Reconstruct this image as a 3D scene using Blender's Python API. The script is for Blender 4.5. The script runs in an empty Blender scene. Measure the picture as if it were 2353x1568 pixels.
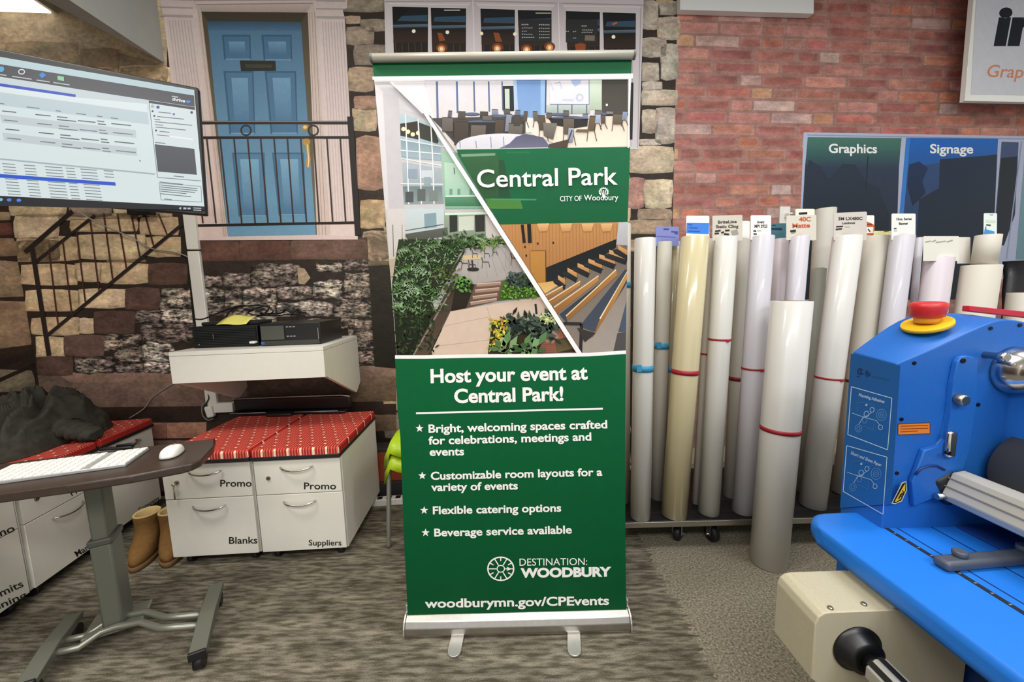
import bpy, bmesh, math, random
from mathutils import Vector, Matrix
RNG = random.Random(7)
S = bpy.context.scene
COL = S.collection
R_ = math.radians

# ------------------------------------------------------------------ camera
W, Hh, F = 2353, 1568, 884.0
TH, PH, CH = R_(6.7), R_(1.48), 1.26
fw = Vector((0, math.cos(TH), -math.sin(TH)))
_u = Vector((0, math.sin(TH), math.cos(TH))); _r = Vector((1, 0, 0))
UP = _u*math.cos(PH) + _r*math.sin(PH)
RT = _r*math.cos(PH) - _u*math.sin(PH)
CAM = Vector((0, 0, CH))
cd = bpy.data.cameras.new('camera'); cam = bpy.data.objects.new('camera', cd); COL.objects.link(cam)
cd.sensor_fit = 'HORIZONTAL'; cd.sensor_width = 36; cd.lens = F/W*36; cd.clip_start = 0.02
m = Matrix((RT, UP, -fw)).transposed().to_4x4(); m.translation = CAM
cam.matrix_world = m
S.camera = cam

# ------------------------------------------------------------------ light
S.view_settings.view_transform = 'Standard'; S.view_settings.look = 'None'
S.view_settings.gamma = 1; S.view_settings.use_curve_mapping = False
S.view_settings.exposure = -0.2
wd = bpy.data.worlds.new('world'); S.world = wd; wd.use_nodes = True
wb = wd.node_tree.nodes['Background']; wb.inputs[0].default_value = (1.0, 0.985, 0.95, 1); wb.inputs[1].default_value = 0.92
def area(name, loc, size, energy, col=(1, .97, .92), tgt=None):
    l = bpy.data.lights.new(name, 'AREA'); l.shape = 'RECTANGLE'; l.size, l.size_y = size
    l.energy = energy; l.color = col
    o = bpy.data.objects.new(name, l); COL.objects.link(o); o.location = loc
    if tgt is not None:
        d = Vector(tgt) - Vector(loc); o.rotation_euler = d.to_track_quat('-Z', 'Y').to_euler()
    return o
area('ceiling_and_fill_lamp', (-1.7, 0.6, 3.22), (1.2, .6), 58, (1, .95, .87))
area('ceiling_and_fill_lamp', (0.2, 0.9, 3.22), (1.2, .6), 30)
area('ceiling_and_fill_lamp', (2.0, 0.8, 3.22), (1.2, .6), 42, (.95, .98, 1))
area('ceiling_and_fill_lamp', (-1.2, -1.6, 3.22), (1.2, .6), 62)  # rear lamps, here on, are fill added to brighten camera-facing surfaces
area('ceiling_and_fill_lamp', (0.2, -1.6, 3.22), (1.2, .6), 45)  # extra rear fill lamp added to lift the dark lower rolls
area('ceiling_and_fill_lamp', (1.6, -1.6, 3.22), (1.2, .6), 66, (.95, .98, 1))

# ------------------------------------------------------------------ helpers
def ray(x, y): return fw + RT*((x-W/2)/F) - UP*((y-Hh/2)/F)
def hit(x, y, p, n):
    d = ray(x, y); return CAM + d*((Vector(p)-CAM).dot(n)/d.dot(n))
AX = Vector((1, 0, 0)); AY = Vector((0, 1, 0)); AZ = Vector((0, 0, 1))
def onz(x, y, z): return hit(x, y, (0, 0, z), AZ)
def ony(x, y, Y): return hit(x, y, (0, Y, 0), AY)
def onx(x, y, X): return hit(x, y, (X, 0, 0), AX)
def lin(c):
    if isinstance(c, str):
        c = c.lstrip('#'); c = [int(c[i:i+2], 16)/255 for i in (0, 2, 4)]
        return tuple(v/12.92 if v <= .04045 else ((v+.055)/1.055)**2.4 for v in c)
    return tuple(c)
def mixc(a, b, t):
    a, b = lin(a), lin(b); return tuple(a[i]*(1-t)+b[i]*t for i in range(3))
def jit(c, a=.1):
    c = lin(c); k = 1+RNG.uniform(-a, a); return tuple(max(0, v*k*(1+RNG.uniform(-a*.25, a*.25))) for v in c)

MATS = {}
def newmat(name):
    m = bpy.data.materials.new(name); m.use_nodes = True
    nt = m.node_tree; return m, nt, nt.nodes['Principled BSDF']
def mat(name, col, rough=.5, metal=0, noise=0, nscale=40, bump=0, spec=.5, coat=0, alpha=None):
    if name in MATS: return MATS[name]
    m, nt, b = newmat(name); N = nt.nodes; L = nt.links
    c = lin(col); b.inputs['Roughness'].default_value = rough; b.inputs['Metallic'].default_value = metal
    b.inputs['Specular IOR Level'].default_value = spec; b.inputs['Coat Weight'].default_value = coat
    b.inputs['Base Color'].default_value = (*c, 1)
    if noise or bump:
        tc = N.new('ShaderNodeTexCoord'); nz = N.new('ShaderNodeTexNoise'); nz.inputs['Scale'].default_value = nscale
        nz.inputs['Detail'].default_value = 4; L.new(tc.outputs['Object'], nz.inputs['Vector'])
        if noise:
            mr = N.new('ShaderNodeMapRange'); mr.inputs['From Min'].default_value = .25; mr.inputs['From Max'].default_value = .75
            mr.inputs['To Min'].default_value = 1-noise; mr.inputs['To Max'].default_value = 1+noise
            L.new(nz.outputs['Fac'], mr.inputs['Value'])
            mx = N.new('ShaderNodeMix'); mx.data_type = 'RGBA'; mx.blend_type = 'MULTIPLY'; mx.inputs['Factor'].default_value = 1
            mx.inputs['A'].default_value = (*c, 1); L.new(mr.outputs['Result'], mx.inputs['B']); L.new(mx.outputs['Result'], b.inputs['Base Color'])
        if bump:
            bp = N.new('ShaderNodeBump'); bp.inputs['Strength'].default_value = bump; bp.inputs['Distance'].default_value = .004
            L.new(nz.outputs['Fac'], bp.inputs['Height']); L.new(bp.outputs['Normal'], b.inputs['Normal'])
    MATS[name] = m; return m
def printmat(name, rough=.5, n1=0, s1=10, n2=0, s2=60, emit=0, stretch=(1, 1, 1), spec=.3, lo=.3, hi=.7):
    m, nt, b = newmat(name); N = nt.nodes; L = nt.links
    at = N.new('ShaderNodeAttribute'); at.attribute_name = 'Col'
    out = at.outputs['Color']
    tc = N.new('ShaderNodeTexCoord'); mp = N.new('ShaderNodeMapping'); mp.inputs['Scale'].default_value = stretch
    L.new(tc.outputs['Object'], mp.inputs['Vector'])
    for k, sc in ((n1, s1), (n2, s2)):
        if not k: continue
        nz = N.new('ShaderNodeTexNoise'); nz.inputs['Scale'].default_value = sc; nz.inputs['Detail'].default_value = 6
        nz.inputs['Roughness'].default_value = .65
        L.new(mp.outputs[0], nz.inputs['Vector'])
        mr = N.new('ShaderNodeMapRange'); mr.inputs['From Min'].default_value = lo; mr.inputs['From Max'].default_value = hi
        mr.inputs['To Min'].default_value = 1-k; mr.inputs['To Max'].default_value = 1+k; L.new(nz.outputs['Fac'], mr.inputs['Value'])
        mx = N.new('ShaderNodeMix'); mx.data_type = 'RGBA'; mx.blend_type = 'MULTIPLY'; mx.inputs['Factor'].default_value = 1
        L.new(out, mx.inputs['A']); L.new(mr.outputs['Result'], mx.inputs['B']); out = mx.outputs['Result']
    b.inputs['Roughness'].default_value = rough; b.inputs['Specular IOR Level'].default_value = spec
    if emit:
        b.inputs['Base Color'].default_value = (.01, .01, .012, 1); b.inputs['Roughness'].default_value = .3
        L.new(out, b.inputs['Emission Color']); b.inputs['Emission Strength'].default_value = emit
    else: L.new(out, b.inputs['Base Color'])
    MATS[name] = m; return m
P_FLAT = printmat('print_flat', .55)
P_GLOSS = printmat('print_satin_vinyl', .45, .04, 30, spec=.18)
P_STONE = printmat('print_stone', .6, .34, 8, .3, 42, stretch=(1, 1, 1.5))
P_ROUGH = printmat('print_broken_stone', .6, .88, 10, .88, 36, stretch=(1, 1, 2.3), lo=.4, hi=.62)
P_BRICK = printmat('print_brick', .6, .3, 11, .2, 70, stretch=(1, 1, 2))
P_WOOD = printmat('print_paint', .6, .05, 40)
P_SCREEN = printmat('screen_light', .3, emit=.95)

ORG = {}
def tag(o, label=None, cat=None, group=None, kind=None):
    if label: o['label'] = label
    if cat: o['category'] = cat
    if group: o['group'] = group
    if kind: o['kind'] = kind
    return o
def thing(name, label, cat, loc=(0, 0, 0), group=None):
    o = bpy.data.objects.new(name, None); COL.objects.link(o); o.location = loc; o.empty_display_size = .05
    ORG[o.name] = Vector(loc); return tag(o, label, cat, group)
def link(name, me, parent, loc):
    o = bpy.data.objects.new(name, me); COL.objects.link(o)
    if parent is not None:
        o.parent = parent; ORG[o.name] = ORG[parent.name]
    else:
        o.location = loc; ORG[o.name] = Vector(loc)
    return o

class MB:
    """collects shapes in world coordinates, built as ONE mesh object"""
    def __init__(s): s.bm = bmesh.new()
    def _fin(s, geom_faces, smooth, mi):
        for f in geom_faces: f.smooth = smooth; f.material_index = mi
    def box(s, c, size, ax=None, bev=0, seg=2, mi=0):
        ex, ey, ez = ax or (AX, AY, AZ)
        M = Matrix((Vector(ex)*size[0], Vector(ey)*size[1], Vector(ez)*size[2])).transposed().to_4x4(); M.translation = Vector(c)
        r = bmesh.ops.create_cube(s.bm, size=1, matrix=M); vs = r['verts']
        fs = {f for v in vs for f in v.link_faces}
        if M.to_3x3().determinant() < 0: bmesh.ops.reverse_faces(s.bm, faces=list(fs))
        for f in fs: f.material_index = mi
        if bev:
            es = list({e for v in vs for e in v.link_edges})
            r = bmesh.ops.bevel(s.bm, geom=es, offset=bev, segments=seg, profile=.5, affect='EDGES', clamp_overlap=True)
            s._fin(r['faces'], True, mi)
        return s
    def span(s, a, b, bev=0, ax=None, mi=0):
        a, b = Vector(a), Vector(b); return s.box((a+b)/2, [abs(b[i]-a[i]) for i in range(3)], ax, bev, mi=mi)
    def rings(s, rings, closed=True, cap0=True, cap1=True, smooth=True, mi=0):
        vr = [[s.bm.verts.new(p) for p in r] for r in rings]; fs = []
        n = len(rings[0])
        for a, b in zip(vr, vr[1:]):
            for i in range(n if closed else n-1):
                j = (i+1) % n
                try: fs.append(s.bm.faces.new((a[i], a[j], b[j], b[i])))
                except ValueError: pass
        s._fin(fs, smooth, mi); cf = []
        if cap0: cf.append(s.bm.faces.new(list(reversed(vr[0]))))
        if cap1: cf.append(s.bm.faces.new(vr[-1]))
        s._fin(cf, False, mi); return s
    def lathe(s, p0, axis, prof, n=24, mi=0, smooth=True, caps=True):
        ax = Vector(axis).normalized(); t = ax.orthogonal().normalized(); b = ax.cross(t)
        p0 = Vector(p0)
        R = [[p0+ax*h+(t*math.cos(2*math.pi*i/n)+b*math.sin(2*math.pi*i/n))*r for i in range(n)] for r, h in prof]
        return s.rings(R, cap0=caps, cap1=caps, smooth=smooth, mi=mi)
    def cyl(s, p0, p1, r, r1=None, n=20, mi=0, smooth=True):
        p0, p1 = Vector(p0), Vector(p1); d = p1-p0
        return s.lathe(p0, d, [(r, 0), (r if r1 is None else r1, d.length)], n, mi, smooth)
    def tube(s, pts, r, n=8, mi=0, closed=False):
        pts = [Vector(p) for p in pts]; R = []; t0 = (pts[1]-pts[0]).normalized(); nn = t0.orthogonal().normalized()
        for i, p in enumerate(pts):
            t = (pts[min(i+1, len(pts)-1)]-pts[max(i-1, 0)]).normalized()
            nn = (nn-t*nn.dot(t)).normalized(); bb = t.cross(nn)
            R.append([p+(nn*math.cos(2*math.pi*k/n)+bb*math.sin(2*math.pi*k/n))*r for k in range(n)])
        return s.rings(R, mi=mi)
    def prism(s, pts, off, bev=0, mi=0):
        off = Vector(off); a = [Vector(p) for p in pts]
        nrm = Vector((0, 0, 0))
        for i in range(len(a)): nrm += a[i].cross(a[(i+1) % len(a)])
        if nrm.dot(off) < 0: a.reverse()
        va = [s.bm.verts.new(p) for p in a]; vb = [s.bm.verts.new(p+off) for p in a]; n = len(a)
        fs = [s.bm.faces.new(list(reversed(va))), s.bm.faces.new(vb)]
        for i in range(n): fs.append(s.bm.faces.new((va[i], va[(i+1) % n], vb[(i+1) % n], vb[i])))
        s._fin(fs, False, mi)
        if bev:
            es = list({e for v in va+vb for e in v.link_edges})
            r = bmesh.ops.bevel(s.bm, geom=es, offset=bev, segments=2, profile=.5, affect='EDGES', clamp_overlap=True); s._fin(r['faces'], True, mi)
        return s
    def ball(s, c, rad, ax=None, n=16, mi=0):
        ex, ey, ez = ax or (AX, AY, AZ); rad = rad if hasattr(rad, '__len__') else (rad,)*3
        M = Matrix((Vector(ex)*rad[0], Vector(ey)*rad[1], Vector(ez)*rad[2])).transposed().to_4x4(); M.translation = Vector(c)
        r = bmesh.ops.create_uvsphere(s.bm, u_segments=n, v_segments=n//2+2, radius=1, matrix=M)
        s._fin({f for v in r['verts'] for f in v.link_faces}, True, mi); return s
    def quads(s, grid, mi=0, smooth=True):
        return s.rings(grid, closed=False, cap0=False, cap1=False, smooth=smooth, mi=mi)
    def build(s, name, mats, parent=None, loc=(0, 0, 0)):
        me = bpy.data.meshes.new(name)
        o = ORG[parent.name] if parent is not None else Vector(loc)
        bmesh.ops.translate(s.bm, verts=s.bm.verts, vec=-o)
        s.bm.to_mesh(me); s.bm.free()
        for m in (mats if isinstance(mats, (list, tuple)) else [mats]): me.materials.append(m)
        return link(name, me, parent, loc)

# built-in font glyphs as flat outlines
_fc = bpy.data.curves.new('font_probe', 'FONT'); _fo = bpy.data.objects.new('font_probe', _fc)
def glyphs(txt, bold=0, shear=0, space=1):
    _fc.body = txt; _fc.size = 1; _fc.offset = bold; _fc.shear = shear; _fc.space_character = space; _fc.resolution_u = 4; _fc.fill_mode = 'FRONT'
    dg = bpy.context.evaluated_depsgraph_get(); dg.update()
    me = _fo.evaluated_get(dg).to_mesh()
    v = [(p.co.x, p.co.y) for p in me.vertices]; f = [tuple(p.vertices) for p in me.polygons]
    _fo.evaluated_get(dg).to_mesh_clear(); return v, f
COL.objects.link(_fo); CAPH = max(y for x, y in glyphs('H')[0])

class Print:
    """flat printed artwork: coloured polygons lying in a plane (p, n); points given as seen in the photo and put on that plane"""
    def __init__(s, p, n, conv=None, lift=.0006, step=4e-5):
        s.p, s.n, s.conv, s.lift, s.step, s.k = Vector(p), Vector(n).normalized(), conv, lift, step, 0
        s.V, s.Fc, s.C, s.MI = [], [], [], []; s.mi = 0
    def w(s, x, y):
        if s.conv: x, y = s.conv(x, y)
        q = hit(x, y, s.p, s.n); return q + s.n*(s.lift+s.k*s.step)
    def raw(s, pts, cols, up=True):
        b = len(s.V); s.V += pts; s.Fc.append(tuple(range(b, b+len(pts))))
        s.C.append([lin(c) for c in cols]); s.MI.append(s.mi)
        if up: s.k += 1
    def poly(s, pts, c, c2=None, up=True, horiz=False):
        P = [s.w(*q) for q in pts]
        if c2 is None: cols = [c]*len(P)
        else:
            ys = [q[0 if horiz else 1] for q in pts]; a, b = min(ys), max(ys)
            cols = [mixc(c, c2, (y-a)/max(1e-6, b-a)) for y in ys]
        s.raw(P, cols, up)
    def rect(s, x0, y0, x1, y1, c, c2=None, up=True, horiz=False): s.poly([(x0, y0), (x1, y0), (x1, y1), (x0, y1)], c, c2, up, horiz)
    def line(s, pts, wd, c, up=True):
        for (x0, y0), (x1, y1) in zip(pts, pts[1:]):
            dx, dy = x1-x0, y1-y0; l = math.hypot(dx, dy) or 1; nx, ny = -dy/l*wd/2, dx/l*wd/2
            s.poly([(x0+nx, y0+ny), (x1+nx, y1+ny), (x1-nx, y1-ny), (x0-nx, y0-ny)], c, up=False)
        if up: s.k += 1
    def ell(s, cx, cy, rx, ry, c, n=18, up=True, rot=0):
        ca, sa = math.cos(rot), math.sin(rot)
        s.poly([(cx+rx*math.cos(t)*ca-ry*math.sin(t)*sa, cy+rx*math.cos(t)*sa+ry*math.sin(t)*ca) for t in [2*math.pi*i/n for i in range(n)]], c, up=up)
    def ring(s, cx, cy, rx, ry, t, c, n=24, a0=0, a1=2*math.pi):
        for i in range(n):
            q0, q1 = a0+(a1-a0)*i/n, a0+(a1-a0)*(i+1)/n
            s.poly([(cx+(rx+d)*math.cos(q), cy+(ry+d)*math.sin(q)) for q, d in ((q0, 0), (q1, 0), (q1, -t), (q0, -t))], c, up=False)
        s.k += 1
    def stone(s, pts, c, rough=.06, edge=.68, sub=3, up=False):
        """irregular stone with darker printed rim: fan with a paler heart"""
        cx = sum(p[0] for p in pts)/len(pts); cy = sum(p[1] for p in pts)/len(pts)
        out = []
        ext = min(max(p[0] for p in pts)-min(p[0] for p in pts), max(p[1] for p in pts)-min(p[1] for p in pts))
        for a, b in zip(pts, pts[1:]+pts[:1]):
            for k in range(sub):
                t = k/sub
                x, y = a[0]+(b[0]-a[0])*t, a[1]+(b[1]-a[1])*t
                if k == 0: x += (cx-x)*.04; y += (cy-y)*.09
                out.append((x+RNG.uniform(-1, 1)*ext*rough*.5, y+RNG.uniform(-1, 1)*ext*rough*.5))
        base = lin(c); n = len(out)
        inn = [(cx+(x-cx)*.78, cy+(y-cy)*.72-ext*.03) for x, y in out]
        ci = [jit(base, .24) for _ in out]; 
        for i in range(n):
            j = (i+1) % n
            def e(q): return tuple(v*(edge if out[q][1] > cy else edge+.28) for v in base)
            s.raw([s.w(*out[i]), s.w(*out[j]), s.w(*inn[j]), s.w(*inn[i])], [e(i), e(j), ci[j], ci[i]], False)
        s.raw([s.w(*q) for q in inn], ci, False)
        if up: s.k += 1
    def brect(s, x0, y0, x1, y1, c, **kw): s.stone([(x0, y0), (x1, y0), (x1, y1), (x0, y1)], c, **kw)
    def text(s, txt, a, b, cap, c, bold=0, shear=0, space=1, fit='both'):
        v, f = glyphs(txt, bold, shear, space)
        if not v: return
        x0 = min(p[0] for p in v); x1 = max(p[0] for p in v)
        dx, dy = b[0]-a[0], b[1]-a[1]; l = math.hypot(dx, dy); ux, uy = dx/l, dy/l
        sx = l/(x1-x0); sy = cap/CAPH
        P = [s.w(a[0]+ux*(x-x0)*sx+uy*y*sy, a[1]+uy*(x-x0)*sx-ux*y*sy) for x, y in v]
        b0 = len(s.V); s.V += P; c = lin(c)
        for q in f:
            s.Fc.append(tuple(b0+i for i in q)); s.C.append([c]*len(q)); s.MI.append(s.mi)
        s.k += 1
    def build(s, name, mats, parent=None, loc=(0, 0, 0)):
        o = ORG[parent.name] if parent is not None else Vector(loc)
        me = bpy.data.meshes.new(name); me.from_pydata([v-o for v in s.V], [], s.Fc); me.update()
        ca = me.color_attributes.new('Col', 'FLOAT_COLOR', 'CORNER'); i = 0
        for p, c, mi in zip(me.polygons, s.C, s.MI):
            p.material_index = mi
            for q in c: ca.data[i].color = (*q, 1); i += 1
        # faces look towards the side the artwork is seen from
        me.flip_normals() if me.polygons and sum(p.normal.dot(s.n)*p.area for p in me.polygons) < 0 else None
        for m in (mats if isinstance(mats, (list, tuple)) else [mats]): me.materials.append(m)
        return link(name, me, parent, loc)

# crop frames I measured in -> photo pixels
def fr(ox, oy, k): return lambda x, y: (ox+x/k, oy+y/k)
c1 = fr(0, 0, 2.6133); c2 = fr(0, 480, 2.6133); c3 = fr(0, 960, 2.579); c4 = fr(840, 0, 3.2667); c5 = fr(840, 480, 3.2667)
c6 = fr(840, 960, 2.579); c7 = fr(1453, 0, 2.6133); c8 = fr(1400, 440, 2.450); cS = fr(0, 100, 3.7333); cM = fr(1880, 680, 3.1353)
cK = fr(0, 820, 4.3563)

# ------------------------------------------------------------------ the room
YW = R_(5); WP = Vector((-1, 2.5, 0)); WD = Vector((math.cos(YW), math.sin(YW), 0)); WN = Vector((math.sin(YW), -math.cos(YW), 0))
def wallhit(x, y): return hit(x, y, WP, WN)
CORN = WP + WD*((-2.92+1)/WD.x); CORN.z = 0
def wu(p): return (Vector((p[0], p[1], 0))-CORN).dot(WD)
wall_plain = mat('wall_paint_beige', '#b9a78e', .8, noise=.05, nscale=8)
ceil_m = mat('ceiling_paint', '#c9c6bf', .9, noise=.04, nscale=30)
def struct(name, mb, m): return tag(mb.build(name, m), kind='structure')
WL = 8.4
wall_back = struct('wall_back', MB().prism([CORN-WD*.12, CORN+WD*WL, CORN+WD*WL-WN*.12, CORN-WD*.12-WN*.12], AZ*3.3), wall_plain)
LN = WD; LD = WN                                         # left wall: normal, and its run toward the viewer
wall_left = struct('wall_left', MB().prism([CORN, CORN+LD*3.8, CORN+LD*3.8-LN*.12, CORN-LN*.12], AZ*3.3), wall_plain)

# carpet: dashed strip carpet to the left of a ragged seam, plain loop carpet to the right
def carpet():
    m, nt, b = newmat('carpet'); N = nt.nodes; L = nt.links
    tc = N.new('ShaderNodeTexCoord')
    def noise(sc, st, det=3, rough=.5):
        mp = N.new('ShaderNodeMapping'); mp.inputs['Scale'].default_value = st; L.new(tc.outputs['Object'], mp.inputs['Vector'])
        nz = N.new('ShaderNodeTexNoise'); nz.inputs['Scale'].default_value = sc; nz.inputs['Detail'].default_value = det; nz.inputs['Roughness'].default_value = rough
        L.new(mp.outputs[0], nz.inputs['Vector']); return nz.outputs['Fac']
    def ramp(f, stops):
        r = N.new('ShaderNodeValToRGB'); L.new(f, r.inputs[0]); e = r.color_ramp.elements
        while len(e) < len(stops): e.new(.5)
        for q, (p, c) in zip(e, stops): q.position = p; q.color = (*lin(c), 1)
        return r.outputs[0]
    def mix(f, a, b_, bt='MIX'):
        x = N.new('ShaderNodeMix'); x.data_type = 'RGBA'; x.blend_type = bt
        if isinstance(f, float): x.inputs['Factor'].default_value = f
        else: L.new(f, x.inputs['Factor'])
        L.new(a, x.inputs['A']); L.new(b_, x.inputs['B']); return x.outputs['Result']
    dash = ramp(noise(1, (13, 66, 1), 2), [(.34, '#625c4d'), (.46, '#7a7363'), (.55, '#928a79'), (.68, '#a29a88')])
    patch = ramp(noise(1, (3, 13, 1), 2), [(.35, '#cccccc'), (.65, '#ffffff')])
    striped = mix(1.0, dash, patch, 'MULTIPLY')
    plain = ramp(noise(120, (1, 1, 1), 3), [(.3, '#6b6453'), (.5, '#928a78'), (.7, '#b3ab98')])
    fine = ramp(noise(260, (1, 1, 1), 2), [(.3, '#c4c4c4'), (.7, '#ffffff')])
    sx = N.new('ShaderNodeSeparateXYZ'); L.new(tc.outputs['Object'], sx.inputs[0])
    nz = noise(1, (5, 60, 1), 1)
    ma = N.new('ShaderNodeMath'); ma.operation = 'MULTIPLY_ADD'; L.new(nz, ma.inputs[0]); ma.inputs[1].default_value = .12; L.new(sx.outputs[0], ma.inputs[2])
    gt = N.new('ShaderNodeMath'); gt.operation = 'GREATER_THAN'; L.new(ma.outputs[0], gt.inputs[0]); gt.inputs[1].default_value = .70
    col = mix(1.0, mix(gt.outputs[0], striped, plain), fine, 'MULTIPLY')
    L.new(col, b.inputs['Base Color']); b.inputs['Roughness'].default_value = .95; b.inputs['Specular IOR Level'].default_value = .1
    bp = N.new('ShaderNodeBump'); bp.inputs['Strength'].default_value = .6; bp.inputs['Distance'].default_value = .004
    L.new(noise(320, (1, 1, 1), 2), bp.inputs['Height']); L.new(bp.outputs[0], b.inputs['Normal']); return m
floor = struct('floor', MB().span((-3.6, -2.2, -.06), (5.4, 3.6, 0)), carpet())
struct('ceiling', MB().span((-3.6, -2.2, 3.3), (5.4, 3.6, 3.36)), ceil_m)
# dropped bulkhead on the left, lower ceiling strip behind it
a, b_, c_ = onz(380, 146, 2.655), onz(159, 0, 2.655), onz(103, 0, 2.655)
b2 = a+(b_-a)*3.2; c2_ = a+(c_-a)*3.2
struct('trim_1', MB().prism([a, b2, c2_], AZ*.645), mat('bulkhead_paint', '#a9a9a4', .85, noise=.04, nscale=20))
# troffer near the corner
lz = 2.9
q = [onz(-60, 34, lz), onz(66, 35, lz), onz(133, 32, lz)]
L0 = thing('ceiling_light', 'glowing white ceiling light panel in the top left corner above the beige wall', 'light', (-2.6, 2.1, 2.9))
em = mat('lamp_diffuser', '#ffffff', .5); em.node_tree.nodes['Principled BSDF'].inputs['Emission Color'].default_value = (1, .96, .88, 1)
em.node_tree.nodes['Principled BSDF'].inputs['Emission Strength'].default_value = 1.6
e0 = q[2]; ue = -WD
MB().box(e0+ue*.3+WN*.31+AZ*.2, (.6, .62, .4), (WD, WN, AZ)).build('housing', mat('lamp_frame', '#dcd6c6', .5), L0)
MB().box(e0+ue*.3+WN*.30-AZ*.004, (.56, .57, .008), (WD, WN, AZ)).build('diffuser', em, L0)

# ------------------------------------------------------------------ stone facade print on the back wall
def c1p(x, y): return c1(x, y)
M = Print(WP, WN, lift=.001)
x_end = 1550
UB = wu(wallhit(1550, 300))
def wz(u, z, k=.001): return CORN+WD*u+AZ*z+WN*k
M.raw([wz(.001, .02), wz(UB, .02), wz(UB, 3.28), wz(.001, 3.28)], ['#30261f']*4)
M.poly([(-40, -60), (384, -60), (384, 152), (330, 140), (270, 122), (215, 138), (150, 150), (-40, 160)], '#c9b593', '#a8947a')
M.poly([(60, 135), (270, 120), (380, 150), (385, 190), (60, 190)], '#8f7e67', up=True)
TAN = ['#d6bc96', '#cbb08c', '#dcc39f', '#c6a986', '#d0b48f', '#d8bb93']
def S2(x0, y0, x1, y1, c=None, **k): M.brect(*c2(x0, y0), *c2(x1, y1), c or RNG.choice(TAN), **k)
def S1(x0, y0, x1, y1, c=None, **k): M.brect(*c1(x0, y0), *c1(x1, y1), c or RNG.choice(TAN), **k)
def S4(x0, y0, x1, y1, c=None, **k): M.brect(*c4(x0, y0), *c4(x1, y1), c or RNG.choice(['#c0b29c', '#b4a999', '#c7b699', '#bdaea0']), **k)
for r in [(85, 30, 360, 185), (350, 25, 560, 70), (420, 60, 830, 140), (840, 45, 1075, 160), (100, 175, 300, 320), (280, 165, 475, 315),
          (465, 150, 880, 305), (870, 165, 1090, 290), (125, 330, 470, 460), (450, 320, 610, 440), (600, 322, 900, 455), (150, 485, 480, 620),
          (470, 480, 760, 600), (185, 650, 480, 760), (470, 655, 570, 750), (215, 765, 395, 900)]: S2(*r)
for r in [(85, 185, 360, 320), (560, 25, 830, 62), (640, 305, 880, 322)]: S2(*r, c='#8a7559')
S1(275, 410, 560, 560, '#a08a6c'); S1(480, 290, 720, 430, '#8f7b60'); S1(715, 395, 1010, 500, '#c0aa84'); S1(30, 250, 480, 420, '#95826a')
FZ = RNG.getstate()
for (xa_, xb_, ya_, yb_) in ((880, 1450, 340, 1120), (20, 400, 150, 500), (400, 1548, -170, -25)):
    y_ = ya_
    while y_ < yb_:
        h_ = RNG.uniform(45, 80); x_ = xa_
        while x_ < xb_:
            w_ = RNG.uniform(60, 150); M.brect(x_+2, y_+3, min(x_+w_, xb_)-2, y_+h_-3, RNG.choice(TAN+['#8f8070', '#9c8d7c'])); x_ += w_
        y_ += h_
M.k += 1
for r in [(2060, -60, 2310, 75), (2075, 95, 2165, 145), (2165, 115, 2315, 190), (2080, 160, 2250, 275), (2125, 265, 2315, 395), (2090, 405, 2250, 555),
          (2125, 575, 2265, 660), (2115, 650, 2265, 790), (2140, 815, 2305, 1145), (2160, 1195, 2315, 1375), (2180, 1395, 2335, 1580)]:
    S1(*r, c=RNG.choice(['#a4937f', '#948676', '#b09a82', '#8a7d70']) if r[1] < 560 else RNG.choice(['#b69a76', '#a88670', '#b5a084']))
S2(2175, 135, 2345, 310, '#a9957c')
for r in [(2075, 5, 2200, 228), (2205, 10, 2360, 115), (2185, 125, 2360, 305), (2070, 285, 2258, 432), (2212, 325, 2345, 605), (2072, 468, 2205, 612), (2075, 612, 2228, 682),
          (2070, 670, 2345, 795), (2075, 820, 2190, 1005), (2175, 805, 2322, 1085), (2055, 1045, 2222, 1092), (1980, 1095, 2312, 1305), (2090, 1345, 2305, 1565)]: S4(*r)
S4(1965, 1330, 2092, 1570, '#b08478')
for r in [(2040, 0, 2300, 85), (1970, 80, 2298, 190), (1960, 230, 2090, 320)]: M.brect(*c5(r[0], r[1]), *c5(r[2], r[3]), '#a8937c')
M.k += 1
# ledge and foundation courses
for x0, y0, x1, y1, c, cc in [(330, 985, 1240, 1048, '#937667', '#8a6d5f'), (430, 1045, 1225, 1200, '#80685b', '#6b554a'), (1225, 1000, 2110, 1180, '#6a564b', '#5c4a41'), (2105, 945, 2380, 1012, '#8b7464', '#80695b'), (2105, 1010, 2380, 1160, '#75614f', '#66543f'),
                              (380, 1195, 2380, 1290, '#35261f', '#2c201a'), (905, 1285, 1000, 1380, '#96695c', '#8a5f52'), (1002, 1285, 1240, 1378, '#b0806a', '#a4755f'),
                              (2225, 1238, 2380, 1335, '#7b6351', '#6d5747'), (905, 1392, 1250, 1560, '#7f665c', '#6f584f'), (905, 1560, 1250, 1700, '#8a6b5e', '#7a5d51')]:
    M.poly([c2(x0, y0), c2(x1, y0-(x1-x0)*.012), c2(x1, y1-(x1-x0)*.012), c2(x0, y1)], c, cc)
M.poly([c2(0, 985), c2(330, 985), c2(430, 1045), c2(430, 1200), c2(0, 1200)], '#6b574b')
M.build('printed_stonework', P_STONE, wall_back)
k0 = M.k
D = Print(WP, WN, lift=.001); D.k = k0+2
def DS(x0, y0, x1, y1, c=None, **k): D.brect(*c2(x0, y0), *c2(x1, y1), c or RNG.choice(['#a09284', '#8a7b6f', '#b0a396', '#776a61']), rough=.16, sub=5, edge=.14, **k)
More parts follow.
